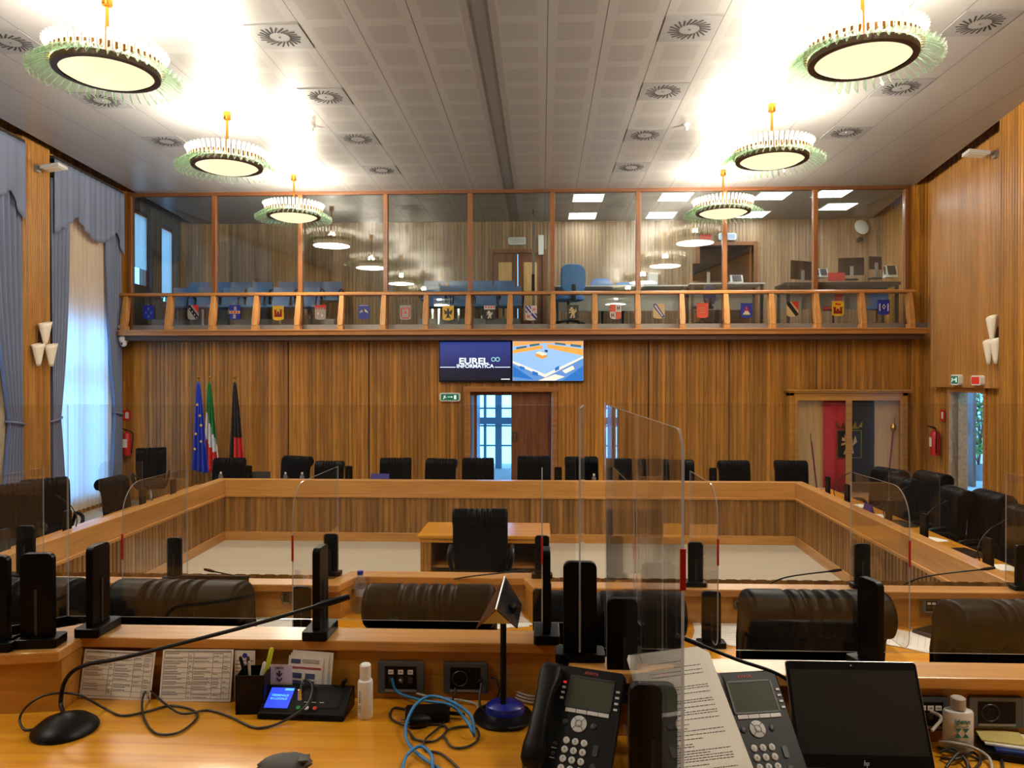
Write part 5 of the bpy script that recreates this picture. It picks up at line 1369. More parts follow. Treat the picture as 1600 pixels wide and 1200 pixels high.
for i, (pts, lab) in enumerate((([S(700, 1070, .04), S(712, 1078, .03), S(705, 1098, .01), S(692, 1130), S(665, 1155, .002), S(664, 1172), S(690, 1178), S(720, 1204)], 'black cable falling from the right socket plate and running to the lower edge'),
        ([S(642, 1110), S(616, 1106), S(611, 1122), S(630, 1132), S(645, 1136)], 'black cable loop left of the power adapter'),
        ([S(638, 1142), S(650, 1155), S(678, 1158), S(698, 1142), S(690, 1132), S(665, 1132)], 'black cable loop below the power adapter'),
        ([S(694, 1150), S(705, 1166), S(725, 1168), S(745, 1158), S(748, 1145), S(740, 1136), S(715, 1136), S(700, 1140)], 'round black cable coil under the blue cable'),
        ([at(748, 1064, 2.09), S(762, 1058, .06), S(775, 1062, .06), S(780, 1080, .03), S(776, 1090, .01)], 'black lead from the right socket to the lamp base'),
        ([S(752, 1068, .05), S(750, 1100, .01), S(770, 1124, .006), S(795, 1138, .004), S(822, 1134, .004)], 'thin dark lead curving round the lamp base'))):
    cable(lab, pts, .0030, 'blackcable', 'black leads around the power adapter')
for i, (dy, h) in enumerate(((0, .004), (5, .012), (10, .02))):
    cable('grey cable coil behind the lamp, %s turn from the bottom' % ORD[i], [S(800, 1080 - dy, h), S(815, 1070 - dy, h), S(845, 1074 - dy, h), S(852, 1088 - dy, h), S(835, 1098 - dy, h), S(810, 1092 - dy, h), S(798, 1082 - dy, h)], .003, 'greycable', 'grey cable coil')
# power adapter
p = S(668, 1122); t = thing('power_adapter', 'black power adapter brick among the cables', 'adapter', (p.x, p.y, S2Z + .001), .15)
m = MB(); m.prism(rrect(.12, .055, .01), 0, .032); m.build('brick', 'black', t, bev=.005)
MB().tube([(.055, 0, .015), (.085, -.01, .015), (.10, -.01, .012)], .005).build('strain_relief', 'black', t)
p = S(652, 1134); t = thing('power_plug', 'black round power plug lying before the adapter', 'plug', (p.x, p.y, S2Z + .018), .2)
m = MB(); m.M = Matrix.Rotation(pi / 2, 4, 'Y'); m.lathe([(.001, -.02), (.017, -.02), (.018, .015), (.01, .035), (.001, .036)], 14); m.build('plug_body', 'black', t, smooth=True)
for s in (-1, 1): MB().tube([(-.02, s * .008, 0), (-.042, s * .008, 0)], .0022, 6).build('pin', 'chrome', t)

# ================================================================== THINGS ON THE FOREGROUND WORKTOP
def leaning(name, lab, px0, px1, pyt, pyb, Yt, cat, tilt=0.0, mat='paper', yb=None, grp=None, th=.0006):
    """sheet standing on the worktop, leaning on the rail panel"""
    pb = on((px0 + px1) / 2, pyb, S2Z); pt = at((px0 + px1) / 2, pyt, Yt); Yb = pb.y if yb is None else yb
    x0, x1 = at(px0, (pyt + pyb) / 2, (Yt + Yb) / 2).x, at(px1, (pyt + pyb) / 2, (Yt + Yb) / 2).x
    w = x1 - x0; h = sqrt((pt.z - S2Z) ** 2 + (Yt - Yb) ** 2)
    t = thing(name, lab, cat, ((x0 + x1) / 2, Yb, S2Z + .001), 0, grp); ang = atan2(pt.z - S2Z, Yt - Yb)
    t.rotation_euler = (ang - pi / 2, tilt, 0)
    MB().box(-w / 2, w / 2, 0, th, 0, h).build('sheet', mat, t)
    return t, w, h
rnd = random.Random(5)
def table_print(t, w, h, cols, rows):
    m = MB(); a, b = -w / 2 + .006, w / 2 - .006
    for r in range(rows + 1): z = .008 + (h - .016) * r / rows; m.box(a, b, -.0006, 0, z - .0003, z + .0003)
    xs_ = [a + (b - a) * c for c in cols]
    for x in xs_: m.box(x - .0003, x + .0003, -.0006, 0, .008, h - .008)
    m.build('ruled_lines', 'greyink', t)
    m = MB()
    for r in range(rows * 2):
        z = .008 + (h - .016) * (r + .5) / (rows * 2)
        for i in range(len(xs_) - 1):
            if rnd.random() < .62:
                x0 = xs_[i] + .003; x1 = xs_[i + 1] - .003; L = (x1 - x0) * rnd.uniform(.5, 1)
                x = x0
                while x < x0 + L - .002:
                    q = rnd.uniform(.002, .007); m.box(x, min(x + q, x1), -.0006, 0, z - .0009, z + .0009); x += q + .0014
    m.box(a, b, -.0006, 0, h - .006, h - .004)
    m.build('printed_text', 'greyink', t)
t, w, h = leaning('printed_list', 'printed table sheet leaning on the panel at left, under the microphone stem', 127, 238, 1017, 1091, 2.098, 'paper', .03, yb=2.075); table_print(t, w, h, (0, .36, .44, .73, .88, 1), 8)
t, w, h = leaning('printed_list', 'printed table sheet leaning on the panel, right beside the pen cup', 252, 363, 1015, 1096, 2.098, 'paper', -.01, yb=2.07); table_print(t, w, h, (0, .36, .44, .73, .88, 1), 9)
t, w, h = leaning('printed_card', 'small white printed card half hidden behind the pen cup', 366, 398, 1017, 1090, 2.100, 'paper', 0, yb=2.092)
m = MB(); m.lathe([(.006, 0), (.006, .001), (.001, .001)], 12); 
m = MB(); m.prism([(.012 * cos(a) * .6, h - .014 + .012 * sin(a) * .6) for a in [k * pi / 6 for k in range(12)]], -.001, 0, 'y'); m.build('round_emblem', P_['b'], t)
m = MB()
for k in range(7): m.box(-w / 2 + .005, w / 2 - .008 * (k % 3) - .005, -.0006, 0, h - .03 - k * .01, h - .028 - k * .01)
m.build('printed_text', 'greyink', t)
for k, (a, b, c) in enumerate(((452, 516, 'rearmost'), (449, 509, 'middle'), (446, 500, 'front'))):
    t, w, h = leaning('leaflet', 'white leaflet with blue tables behind the voting terminal, %s of three' % c, a, b, 1018 + k * 4, 1092, 2.098 - k * .003, 'leaflet', .06, yb=2.085 - k * .006)
    if k == 2:
        m = MB(); m.box(-w * .42, -w * .15, -.0008, 0, h * .84, h * .93); m.build('printed_header', plain('print_blue', lin(70, 80, 120), .8), t); m = MB()
        for r in range(4):
            for q in (0, 1): m.box(-w * .36 + q * w * .38, -w * .36 + q * w * .38 + w * .28, -.0008, 0, h * (.06 + .155 * r), h * (.17 + .155 * r))
        m.build('printed_boxes', plain('print_blue', lin(70, 80, 120), .8), t)
        m = MB(); m.box(-w * .46, w * .46, -.0008, 0, h * .73, h * .77); m.build('red_stripe', plain('print_red', lin(165, 70, 80), .8), t)
        m = MB()
        for r in range(3): m.box(-w * .1, w * .40, -.0008, 0, h * (.86 + .03 * r), h * (.87 + .03 * r))
        m.build('printed_text', 'greyink', t)
# pen cup
def pen_cup(lab, px, pyb, z, wpx, s=1.0):
    p = on(px, pyb, z); t = thing('pen_cup', lab, 'pen cup', (p.x, p.y + .035 * s, z), .08, None, s)
    m = MB(); W_ = .042; H_ = .115
    m.box(-W_, W_, -W_, -W_ + .003, 0, H_); m.box(-W_, W_, W_ - .003, W_, 0, H_); m.box(-W_, -W_ + .003, -W_, W_, 0, H_); m.box(W_ - .003, W_, -W_, W_, 0, H_); m.box(-W_, W_, -W_, W_, 0, .004)
    m.build('cup', 'black', t); return (p.x, p.y + .035 * s, z)
def pen(lab, base, foot, tip, mat, r=.0042, capm=None, cat='pen'):
    B = Vector(base); t = thing('pen', lab, cat, B + Vector(foot))
    d = Vector(tip) - Vector(foot)
    MB().tube([(0, 0, 0), d * .72], r, 8).build('barrel', mat, t, smooth=True)
    MB().tube([d * .72, d * .97, d], [r * 1.15, r * 1.15, r * .6], 8).build('cap', capm or mat, t, smooth=True)
c = pen_cup('black square pen cup left of the voting terminal', 390, 1115, S2Z, 56, .93)
pen('dark pen leaning left in the near pen cup', c, (.0, .0, .006), (-.040, .0, .145), 'black')
pen('second dark pen in the near pen cup, steeper', c, (-.01, .012, .006), (-.026, .02, .138), 'dgrey')
pen('white pen leaning right in the near pen cup', c, (.0, -.01, .006), (.034, -.01, .135), 'white')
pen('neon yellow highlighter leaning right in the near pen cup', c, (.008, .01, .006), (.045, .016, .165), plain('neon_yellow', lin(200, 215, 50), .4), .006)
pen('red topped pen between the highlighter and the white pen', c, (.006, .02, .006), (.032, .03, .14), 'white', .0038, 'red')
pen('transparent grey ballpoint in the middle of the near pen cup', c, (-.004, -.016, .006), (-.006, -.02, .14), 'greycable', .0036)
# voting terminal
p0, p1 = on(391, 1136, S2Z), on(533, 1136, S2Z); w = (p1.x - p0.x) / 2
t = thing('voting_terminal', 'black voting terminal with glowing blue screen and three round keys', 'terminal', ((p0.x + p1.x) / 2, 1.965, S2Z), -.03)
m = MB(); m.prism([(0, 0), (.11, 0), (.11, .056), (.085, .058), (0.004, .016)], -w, w, 'x'); m.build('housing', 'black', t, bev=.004)
sl = atan2(.042, .081); Rm = Matrix.Translation((0, .006, .0165)) @ Matrix.Rotation(sl, 4, 'X')
def onface(mb, x0, x1, y0, y1, h0, h1): mb.M = Rm; mb.box(x0, x1, y0, y1, h0, h1); return mb
onface(MB(), -w + .012, -w + .078, .016, .082, .0, .0018).build('screen', emis('terminal_blue', lin(45, 75, 250), 1.0), t)
M['cy'] = emis('terminal_cyan', lin(100, 200, 255), 1.0)
onface(MB(), -w + .052, -w + .077, .073, .080, .0018, .0022).build('screen_badge', 'cy', t)
for k, s in enumerate(('TERMINALE', 'IN LOCALE')):
    o = text_mesh('screen_lettering', s, .0095, 'cy', t, (0, 0, 0), depth=.0001, bold=.0003); 
    mt = Rm @ Matrix.Translation((-w + .044, .056 - .011 * k, .0021)); o.matrix_basis = mt
onface(MB(), -w + .092, w - .022, .02, .074, .0, .0012).build('glossy_panel', 'screenoff', t)
for k, c_ in enumerate((lin(40, 140, 70), lin(210, 210, 205), lin(200, 60, 40))):
    m = MB(); m.M = Rm @ Matrix.Translation((-w + .108 + .023 * k, .018, 0)); m.lathe([(.006, 0), (.006, .003), (.001, .003)], 14); m.build('round_key', plain('key%d' % k, c_, .4), t)
    m = MB(); m.M = Rm; m.box(-w + .118 + .022 * k, -w + .130 + .022 * k, .036, .038, .0012, .0016); m.build('key_legend', 'lgrey', t)
MB().lathe([(.006, .058), (.006, .085), (.001, .086)], 12).build('microphone_jack', 'chrome', t)
o = MB().tube([(w - .03, .09, .05), (w - .028, .09, .072), (w - .02, .088, .078)], .006, 8).build('cable_plug', 'black', t)
# card standing in it
p = on(444, 1092, S2Z); t = thing('voting_card', 'white card with a black double arrow stuck upright in the voting terminal', 'card', (p.x, 2.062, 1.452), 0)
w = .037; m = MB(); m.prism(rrect(2 * w, .062, .006, cy=.031), 0, .001, 'y'); m.build('card', plain('card_white', (.72, .66, .66, 1), .5), t)
m = MB()
for dz in (0, .014): m.prism([(-.008 - .0, .020 + dz), (0, .012 + dz), (.008, .020 + dz), (.008, .027 + dz), (0, .019 + dz), (-.008, .027 + dz)], -.0008, 0, 'y')
m.box(-.0025, .0025, -.0008, 0, .030, .045); m.build('arrow', 'ink', t)
text_mesh('lettering', 'CARTA', .008, 'ink', t, (0, -.001, .052), (pi / 2, 0, 0), depth=.0001, bold=.0002)
# white bottle
def bottle(lab, x, y, z, r, h, cap_h, cap_r, mat='whiteplastic', capm='whiteplastic', flat=1.0, rz=0):
    t = thing('bottle', lab, 'bottle', (x, y, z), rz)
    m = MB(); m.M = Matrix.Diagonal((1, flat, 1, 1)); m.lathe([(.001, 0), (r * .85, 0), (r, .006), (r, h * .93), (r * .93, h * .975), (cap_r * 1.0, h), (cap_r * .9, h + .004), (.001, h + .004)], 26); m.build('body', mat, t, smooth=True)
    m = MB(); m.lathe([(cap_r, h + .002), (cap_r, h + cap_h * .92), (cap_r * .8, h + cap_h), (.001, h + cap_h)], 22); m.build('cap', capm, t, smooth=True)
    return t
p = on(571, 1121, S2Z); t = bottle('slim white lotion bottle standing right of the voting terminal', p.x, p.y, S2Z, .0205, .105, .042, .015)
m = MB()
for k in range(5): m.box(-.0195 + .0, -.012, -.013, -.0125, .02 + k * .016, .03 + k * .016)
text_mesh('side_lettering', 'GEL MANI', .013, plain('print_lilac', lin(120, 120, 165), .6), t, (-.010, -.0188, .05), (pi / 2, -pi / 2, 0), depth=.0001)
# socket plates
def plate(lab, px0, px1, py0, py1, Y, sockets, rz=0):
    a, b = at(px0, py0, Y), at(px1, py1, Y); w = b.x - a.x; h = a.z - b.z
    t = thing('socket_plate', lab, 'socket', ((a.x + b.x) / 2, Y, (a.z + b.z) / 2), rz)
    MB().prism(rrect(w, h, .004), -.008, .002, 'y').build('frame', plain('slate_plastic', lin(78, 84, 88), .35), t, bev=.002)
    MB().box(-w * .34, w * .34, -.0095, -.007, -h * .34, h * .36).build('insert', 'black', t)
    if sockets == 'data':
        for k in (-1, 0, 1):
            MB().box(k * w * .21 - .0075, k * w * .21 + .0075, -.0108, -.009, h * .12, h * .26).build('label_tag', 'paper', t)
            m = MB(); m.box(k * w * .21 - .004, k * w * .21 + .004, -.0112, -.0106, h * .18, h * .20); m.build('tag_print', 'ink', t)
            MB().box(k * w * .21 - .007, k * w * .21 + .007, -.0105, -.009, -h * .16, h * .04).build('data_port', 'dgrey', t)
    else:
        m = MB(); m.M = Matrix.Translation((-w * .12, -.0095, 0)) @ Matrix.Rotation(pi / 2, 4, 'X'); m.lathe([(.019, -.001), (.021, .002), (.023, .0), (.023, -.001)], 24, cap=False); m.build('socket_well', 'dgrey', t, smooth=True)
        for s in (-1, 1): MB().tube([(-w * .12 + s * .008, -.0115, 0), (-w * .12 + s * .008, -.009, 0)], .0022, 8).build('socket_hole', 'dark', t)
        for k in (-1, 0, 1): MB().tube([(w * .24, -.0115, k * .010), (w * .24, -.009, k * .010)], .0020, 8).build('socket_hole', 'dark', t)
    MB().box(-w * .34, w * .34, -.0098, -.007, -h * .43, -h * .36).build('strip', 'grey', t)
    return t
plate('slate socket plate with three data ports and white tags, left one', 591, 663, 1032, 1083, 2.112, 'data')
plate('slate socket plate with a round power socket, behind the lamp cables', 693, 762, 1034, 1083, 2.112, 'power')
plate('slate data socket plate half hidden by the laptop screen', 1422, 1480, 1087, 1140, 1.917, 'data')
plate('slate power socket plate at the right behind the sanitiser bottle', 1512, 1597, 1087, 1136, 1.917, 'power')
# reading lamp
b = on(790, 1122, S2Z); LX = at(787, 1000, b.y + .02).x
t = thing('reading_lamp', 'slim black reading lamp with folded metal shade and blue base', 'lamp', (LX, b.y, S2Z))
MB().lathe([(.080, 0), (.082, .006), (.078, .012), (.001, .014)], 36).build('base', 'black', t, smooth=True)
m = MB(); m.M = Matrix.Translation((.004, .015, .012)) @ Matrix.Diagonal((1, .8, 1, 1)); m.lathe([(.055, 0), (.052, .018), (.036, .028), (.001, .03)], 28); m.build('base_cover', plain('cobalt_plastic', lin(20, 36, 140), .25, coat=.5), t, smooth=True)
MB().tube([(0, 0, .03), (0, 0, .315)], .0085, 12).build('post', 'black', t, smooth=True)
B = Vector((LX, b.y, S2Z))
nr, fr_ = at(775, 953, b.y - .10) - B, at(789, 901, b.y + .06) - B
nl, fl = at(744, 982, b.y - .08) - B, at(768, 938, b.y + .05) - B
nR, fR = at(808, 982, b.y - .06) - B, at(815, 945, b.y + .07) - B
def flap(a, b_, c, d, mat, nm):
    n = ((b_ - a).cross(d - a)).normalized() * .0015; V = [a - n, b_ - n, c - n, d - n, a + n, b_ + n, c + n, d + n]
    MB().add(V, [(3, 2, 1, 0), (4, 5, 6, 7), (0, 1, 5, 4), (1, 2, 6, 5), (2, 3, 7, 6), (3, 0, 4, 7)]).build(nm, mat, t)
flap(nr, nl, fl, fr_, plain('brown_reflection_flap', lin(110, 72, 46), .22, .7), 'shade_flap'); flap(nr, fr_, fR, nR, plain('black_gloss', (.02, .02, .022, 1), .18), 'shade_flap')  # brown of the left flap is a reflection put into its colour
MB().tube([nr, fr_], .0028, 8).build('ridge_edge', 'chrome', t)
q = (nr + nl + nR) / 3; MB().add([nr, nl * .75 + nr * .25 + Vector((0, 0, .0)), (nl + nR) / 2 + Vector((0, .02, .006)), nR * .75 + nr * .25], [(0, 1, 2, 3)]).build('light_diffuser', 'white', t)
MB().ball(tuple((nR + fR) / 2 * .5 + (nr + fr_) / 2 * .5 + Vector((.006, -.02, -.004))), .014, 12).build('joint', 'black', t, smooth=True)

# telephones
def phone(lab, px, py, Yt, rz, s=1.0):
    p = at(px, py, Yt); tilt = radians(46)
    t = thing('desk_telephone', lab, 'telephone', (p.x, Yt, S2Z + .0), rz, 'office telephones on the foreground worktop')
    H = .262; W_ = .104
    # local frame: face plane hinged so its top edge is at (0,0,zt)
    zt = p.z - S2Z
    y0, z0 = -H * cos(tilt), zt - H * sin(tilt)
    Fm = Matrix.Translation((0, y0, max(z0, .012))) @ Matrix.Rotation(tilt, 4, 'X')
    def fp(nm, mat, fn, **k): m = MB(); m.M = Fm; fn(m); return m.build(nm, mat, t, **k)
    fp('body', 'black', lambda m: m.prism(rrect(2 * W_, H, .014, 4, cy=H / 2), -.022, 0), bev=.004)
    fp('foot', 'black', lambda m: m.prism([(-W_ * .8, H * .55), (W_ * .8, H * .55), (W_ * .8, H * .9), (-W_ * .8, H * .9)], -.11, -.02))
    fp('screen', plain('lcd_green', lin(66, 72, 56), .45, spec=.12), lambda m: m.box(-.028, .078, H - .098, H - .028, .0, .002))
    fp('screen_surround', 'dgrey', lambda m: (m.box(-.032, .082, H - .028, H - .024, 0, .003), m.box(-.032, .082, H - .102, H - .098, 0, .003), m.box(-.032, -.028, H - .102, H - .024, 0, .003), m.box(.078, .082, H - .102, H - .024, 0, .003)))
    o = text_mesh('brand_lettering', 'AVAYA', .011, plain('phone_red', lin(160, 40, 36), .5), t, (0, 0, 0), depth=.0002, bold=.0002); o.matrix_basis = Fm @ Matrix.Translation((.02, H - .014, .001))
    for k in range(4):
        fp('softkey', 'lgrey', lambda m: m.box(-.027 + k * .027, -.0015 + k * .027, H - .113, H - .104, 0, .003))
        fp('line_key', 'lgrey', lambda m: m.box(.088, .097, H - .052 - k * .014, H - .047 - k * .014, 0, .003))
        fp('line_key', 'redglow' if k == 0 else 'lgrey', lambda m: m.box(-.046, -.038, H - .046 - k * .013, H - .041 - k * .013, 0, .003))
    def disc(x, y, r, h, nm, mat, n=20):
        m = MB(); m.M = Fm @ Matrix.Translation((x, y, 0)); m.lathe([(r, 0), (r, h * .8), (r * .85, h), (.0005, h)], n); return m.build(nm, mat, t, smooth=True)
    disc(.012, H - .137, .019, .004, 'navigation_ring', 'lgrey', 28)
    m = MB(); m.M = Fm @ Matrix.Translation((.012, H - .137, .0042)); m.lathe([(.0085, 0), (.0085, .0006), (.0075, .0006), (.0075, 0)], 20, cap=False)
    for k in range(4):
        a = pi / 4 + k * pi / 2; m.add([(cos(a + d) * r_, sin(a + d) * r_, z_) for z_ in (0, .0005) for (r_, d) in ((.0085, -.07), (.019, -.035), (.019, .035), (.0085, .07))], [(0, 1, 2, 3), (7, 6, 5, 4)])
    m.build('ring_marks', 'ink', t)
    disc(.012, H - .137, .0055, .006, 'ok_key', 'lgrey', 16)
    disc(-.022, H - .137, .007, .003, 'side_key', 'dgrey', 16); disc(.048, H - .137, .007, .003, 'side_key', 'dgrey', 16)
    for r in range(4):
        for c in range(3):
            x, y = -.010 + c * .0215, H - .178 - r * .0205
            disc(x, y, .0078, .0035, 'number_key', 'lgrey', 16)
            s_ = '123456789*0#'[r * 3 + c]
            o = text_mesh('key_digit', s_, .009, 'ink', t, (0, 0, 0), depth=.0001); o.matrix_basis = Fm @ Matrix.Translation((x, y, .0037))
    for k in range(2):
        fp('side_key', 'dgrey', lambda m: m.prism(rrect(.012, .026 if k == 0 else .014, .004, cx=.062, cy=H - .19 - k * .036), 0, .003))
        disc(-.036, H - .19 - k * .022, .005, .002, 'side_key', 'dgrey', 12)
        fp('key_legend', 'lgrey', lambda m: m.box(-.042, -.030, H - .200 - k * .022, H - .1985 - k * .022, 0, .0012))
    # handset lying on the left side
    m = MB(); m.M = Fm @ Matrix.Translation((-.074, 0, 0))
    rings = []
    for (y, z, w_, h_) in ((.004, .016, .020, .012), (.02, .022, .028, .018), (.05, .026, .028, .017), (.075, .034, .022, .013), (.13, .040, .020, .012), (.18, .036, .022, .013), (.205, .028, .028, .018), (.235, .026, .028, .018), (.250, .020, .020, .012)):
        rings.append([(w_ * (abs(cos(a)) ** .6) * (1 if cos(a) >= 0 else -1), y, z + h_ * (abs(sin(a)) ** .6) * (1 if sin(a) >= 0 else -1)) for a in [k * 2 * pi / 16 for k in range(16)]])
    m.loft(rings[::-1]); m.build('handset', 'black', t, smooth=True, ang=60)
    pts = []
    for k in range(260):
        a = k * .62; s_ = k / 260; pts.append(Fm @ Vector((-.074 + .10 * s_ + .005 * cos(a), -.006 - .03 * sin(s_ * pi) + .0, .008 + .005 * sin(a))))
    MB().tube(pts, .0016, 5).build('coiled_cord', 'black', t, smooth=True)
    return t
phone('black desk telephone left of the paper stack, handset at its left', 914, 1043, 1.85, -radians(19))
phone('black desk telephone half hidden between the paper stack and the laptop', 1148, 1049, 1.83, radians(10))

# papers on a copy stand
t = thing('paper_stack', 'tilted stack of printed typed sheets held by a paper clip', 'papers', (0, 0, 0))
TL, TR = at(981, 1024, 1.80), at(1098, 1009, 1.80); 
ex = (TR - TL).normalized(); down = (at(1205, 1205, 1.60) - at(1112, 1024, 1.795)).normalized()
down = (down - ex * down.dot(ex) * .55).normalized()
nrm = ex.cross(down).normalized() * -1
if nrm.y > 0: nrm = -nrm
Wp, Hp = (TR - TL).length * 1.03, .297
t.location = TL
def pq(u, v, n=0): return ex * (u * Wp) + down * (v * Hp) + nrm * n
for k in range(3):
    o_ = -.0015 * k; sh = .012 * k
    V = [pq(-sh, sh, o_), pq(.9, -.0 - .2 * sh, o_), pq(1.02, .06, o_ - .001), pq(1 + sh, 1, o_), pq(-sh, 1, o_)]
    V2 = [v + nrm * .0008 for v in V]
    MB().add(V + V2, [(4, 3, 2, 1, 0), (5, 6, 7, 8, 9)] + [(i, (i + 1) % 5, 5 + (i + 1) % 5, 5 + i) for i in range(5)]).build('sheet', 'paper', t)
m = MB()
r2 = random.Random(3)
v = .10; li = 0
while v < .97:
    u0 = .20; u1 = .86 - (.0 if li % 4 else r2.uniform(.1, .4)); 
    if li in (1, 4): v += .03
    u = u0 if li % 5 else .16
    if r2.random() < .2: u1 = u0 + .25
    while u < u1:
        q = r2.uniform(.015, .05); th = .0011
        a, b_, c, d = pq(u, v, .001), pq(min(u + q, u1), v, .001), pq(min(u + q, u1), v + .006, .001), pq(u, v + .006, .001)
        m.add([a, b_, c, d], [(0, 1, 2, 3)]); u += q + .008
    v += r2.choice((.018, .018, .03, .036)); li += 1
m.build('printed_text', 'ink', t)
m = MB(); m.tube([pq(.10, -.01, .002), pq(.105, .09, .002), pq(.13, .10, .002), pq(.15, .09, .002), pq(.14, -.008, .002)], .0007, 5, sm=4); m.build('paper_clip', 'grey', t)
# copy holder behind it
t2 = thing('copy_holder', 'dark sloping copy holder under the stack of typed sheets', 'stand', TL)
V = [pq(.15, .12, -.006), pq(.88, .12, -.006), pq(.88, .98, -.006), pq(.15, .98, -.006)]; V2 = [v - nrm * .004 for v in V]
MB().add(V + V2, [(0, 1, 2, 3), (7, 6, 5, 4)] + [((i + 1) % 4, i, 4 + i, 4 + (i + 1) % 4) for i in range(4)]).build('board', 'dgrey', t2)
a = pq(.5, .2, -.012); MB().tube([a, Vector((a.x, a.y + .015, S2Z - TL.z + .002))], .006).build('strut', 'dgrey', t2)

# laptop
hx0, hx1 = at(1247, 1196, 1.735), at(1463, 1196, 1.735); tp = at(1330, 1033, 1.83)
t = thing('laptop', 'open silver laptop with dark screen standing on the foreground worktop', 'laptop', ((hx0.x + hx1.x) / 2, 1.735, S2Z + .004)); w = (hx1.x - hx0.x) / 2
hz = .016; ly = 1.83 - 1.735; lz = tp.z - S2Z - .004 - hz; Ll = sqrt(ly * ly + lz * lz); an = atan2(lz, ly)
MB().prism(rrect(2 * w, .225, .008, cy=-.1125), 0, .012).build('base', plain('silver', (.55, .53, .50, 1), .3, .8), t, bev=.002)
MB().box(-w + .02, w - .02, -.12, -.02, .012, .0135).build('keyboard', 'dgrey', t)
Lm = Matrix.Translation((0, 0, hz)) @ Matrix.Rotation(an, 4, 'X')
def lp(nm, mat, fn, **k): m = MB(); m.M = Lm; fn(m); return m.build(nm, mat, t, **k)
lid = lp('lid', plain('silver', (.55, .53, .50, 1), .3, .8), lambda m: m.prism(rrect(2 * w, Ll, .009, cy=Ll / 2), -.006, -.0012), bev=.001)
lp('bezel', 'black', lambda m: m.prism(rrect(2 * w - .003, Ll - .003, .008, cy=Ll / 2), -.0012, .0))
lp('display', plain('display_off', (.014, .0137, .012, 1), .4), lambda m: m.box(-w + .008, w - .008, .030, Ll - .020, 0, .0006))
lp('webcam', 'lgrey', lambda m: m.prism([(.0018 * cos(k * pi / 6), Ll - .010 + .0018 * sin(k * pi / 6)) for k in range(12)], 0, .001))
lp('logo', 'lgrey', lambda m: (m.prism([(-.0052, .008), (-.0038, .008), (-.0012, .019), (-.0026, .019)], 0, .001), m.prism([(-.0015, .008), (-.0002, .008), (.0014, .0145), (-.0000, .0145)], 0, .001), m.prism([(-.0026, .0135), (.0012, .0135), (.0014, .0148), (-.0024, .0148)], 0, .001),
   m.prism([(.0006, .004), (.0019, .004), (.0044, .0148), (.0031, .0148)], 0, .001), m.prism([(.0034, .0135), (.0070, .0135), (.0073, .0148), (.0036, .0148)], 0, .001), m.prism([(.0054, .0095), (.0066, .0095), (.0076, .0148), (.0064, .0148)], 0, .001), m.prism([(.0026, .0085), (.0062, .0085), (.0066, .0098), (.0030, .0098)], 0, .001)))
m = MB(); m.M = Matrix.Translation((0, .0, .008)) @ Matrix.Rotation(pi / 2, 4, 'Y'); m.lathe([(.007, -w * .8), (.007, w * .8)], 12); m.build('hinge', plain('silver', (.55, .53, .50, 1), .3, .8), t, smooth=True)

# sanitiser bottle
p = at(1497, 1120, 1.872); t = bottle('white hand sanitiser bottle with teal hourglass mark, beside the right socket', p.x, p.y, S2Z, .036, .105, .030, .017, 'whiteplastic', 'greycable', .62, 0)
teal = plain('teal_ink', lin(20, 120, 125), .5)
text_mesh('label_lettering', 'igiene', .0165, teal, t, (-.002, -.0230, .083), (pi / 2, 0, 0), depth=.0002, bold=.0004)
m = MB()
for cx in (-.012, .006): 
    m.prism([(cx - .008, .066), (cx, .056), (cx + .008, .066)], -.0232, -.0224, 'y'); m.prism([(cx - .008, .044), (cx + .008, .044), (cx, .054)], -.0232, -.0224, 'y')
m.build('label_mark', teal, t)
m = MB(); m.box(-.019, .013, -.0230, -.0224, .070, .0715)
for k in range(4): m.box(-.017, .011, -.0230, -.0224, .016 + k * .006, .0168 + k * .006)
m.build('label_print', 'greyink', t)
# right-hand clutter
def S_(px, py, h=0): return on(px, py, S2Z + .0045 + h)
cable('white cable rising out of the right data socket', [at(1455, 1112, 1.908), at(1468, 1118, 1.87), at(1470, 1125, 1.86), at(1462, 1135, 1.85), at(1456, 1142, 1.84)], .0040, 'greycable')
cable('cream cable curving behind the laptop to the lower right', [S_(1468, 1160, .02), S_(1490, 1161, .03), S_(1520, 1168, .02), S_(1545, 1184, .008), S_(1551, 1206)], .0040, 'greycable')
for i, pts in enumerate(([S_(1466, 1168), S_(1480, 1172, .01), S_(1505, 1182), S_(1518, 1206)], [S_(1468, 1175, .01), S_(1490, 1170, .02), S_(1510, 1190, .008), S_(1512, 1208)], [S_(1470, 1185), S_(1495, 1186, .012), S_(1520, 1176, .006), S_(1532, 1190), S_(1520, 1204)], [S_(1478, 1200), S_(1500, 1176, .02), S_(1530, 1186), S_(1560, 1180), S_(1568, 1204)])):
    cable('black lead in the tangle between laptop and sanitiser bottle, strand lying %s' % ('lowest', 'along the laptop', 'crossing to the right', 'farthest right')[i], pts, .0035, 'blackcable', 'black tangled leads')
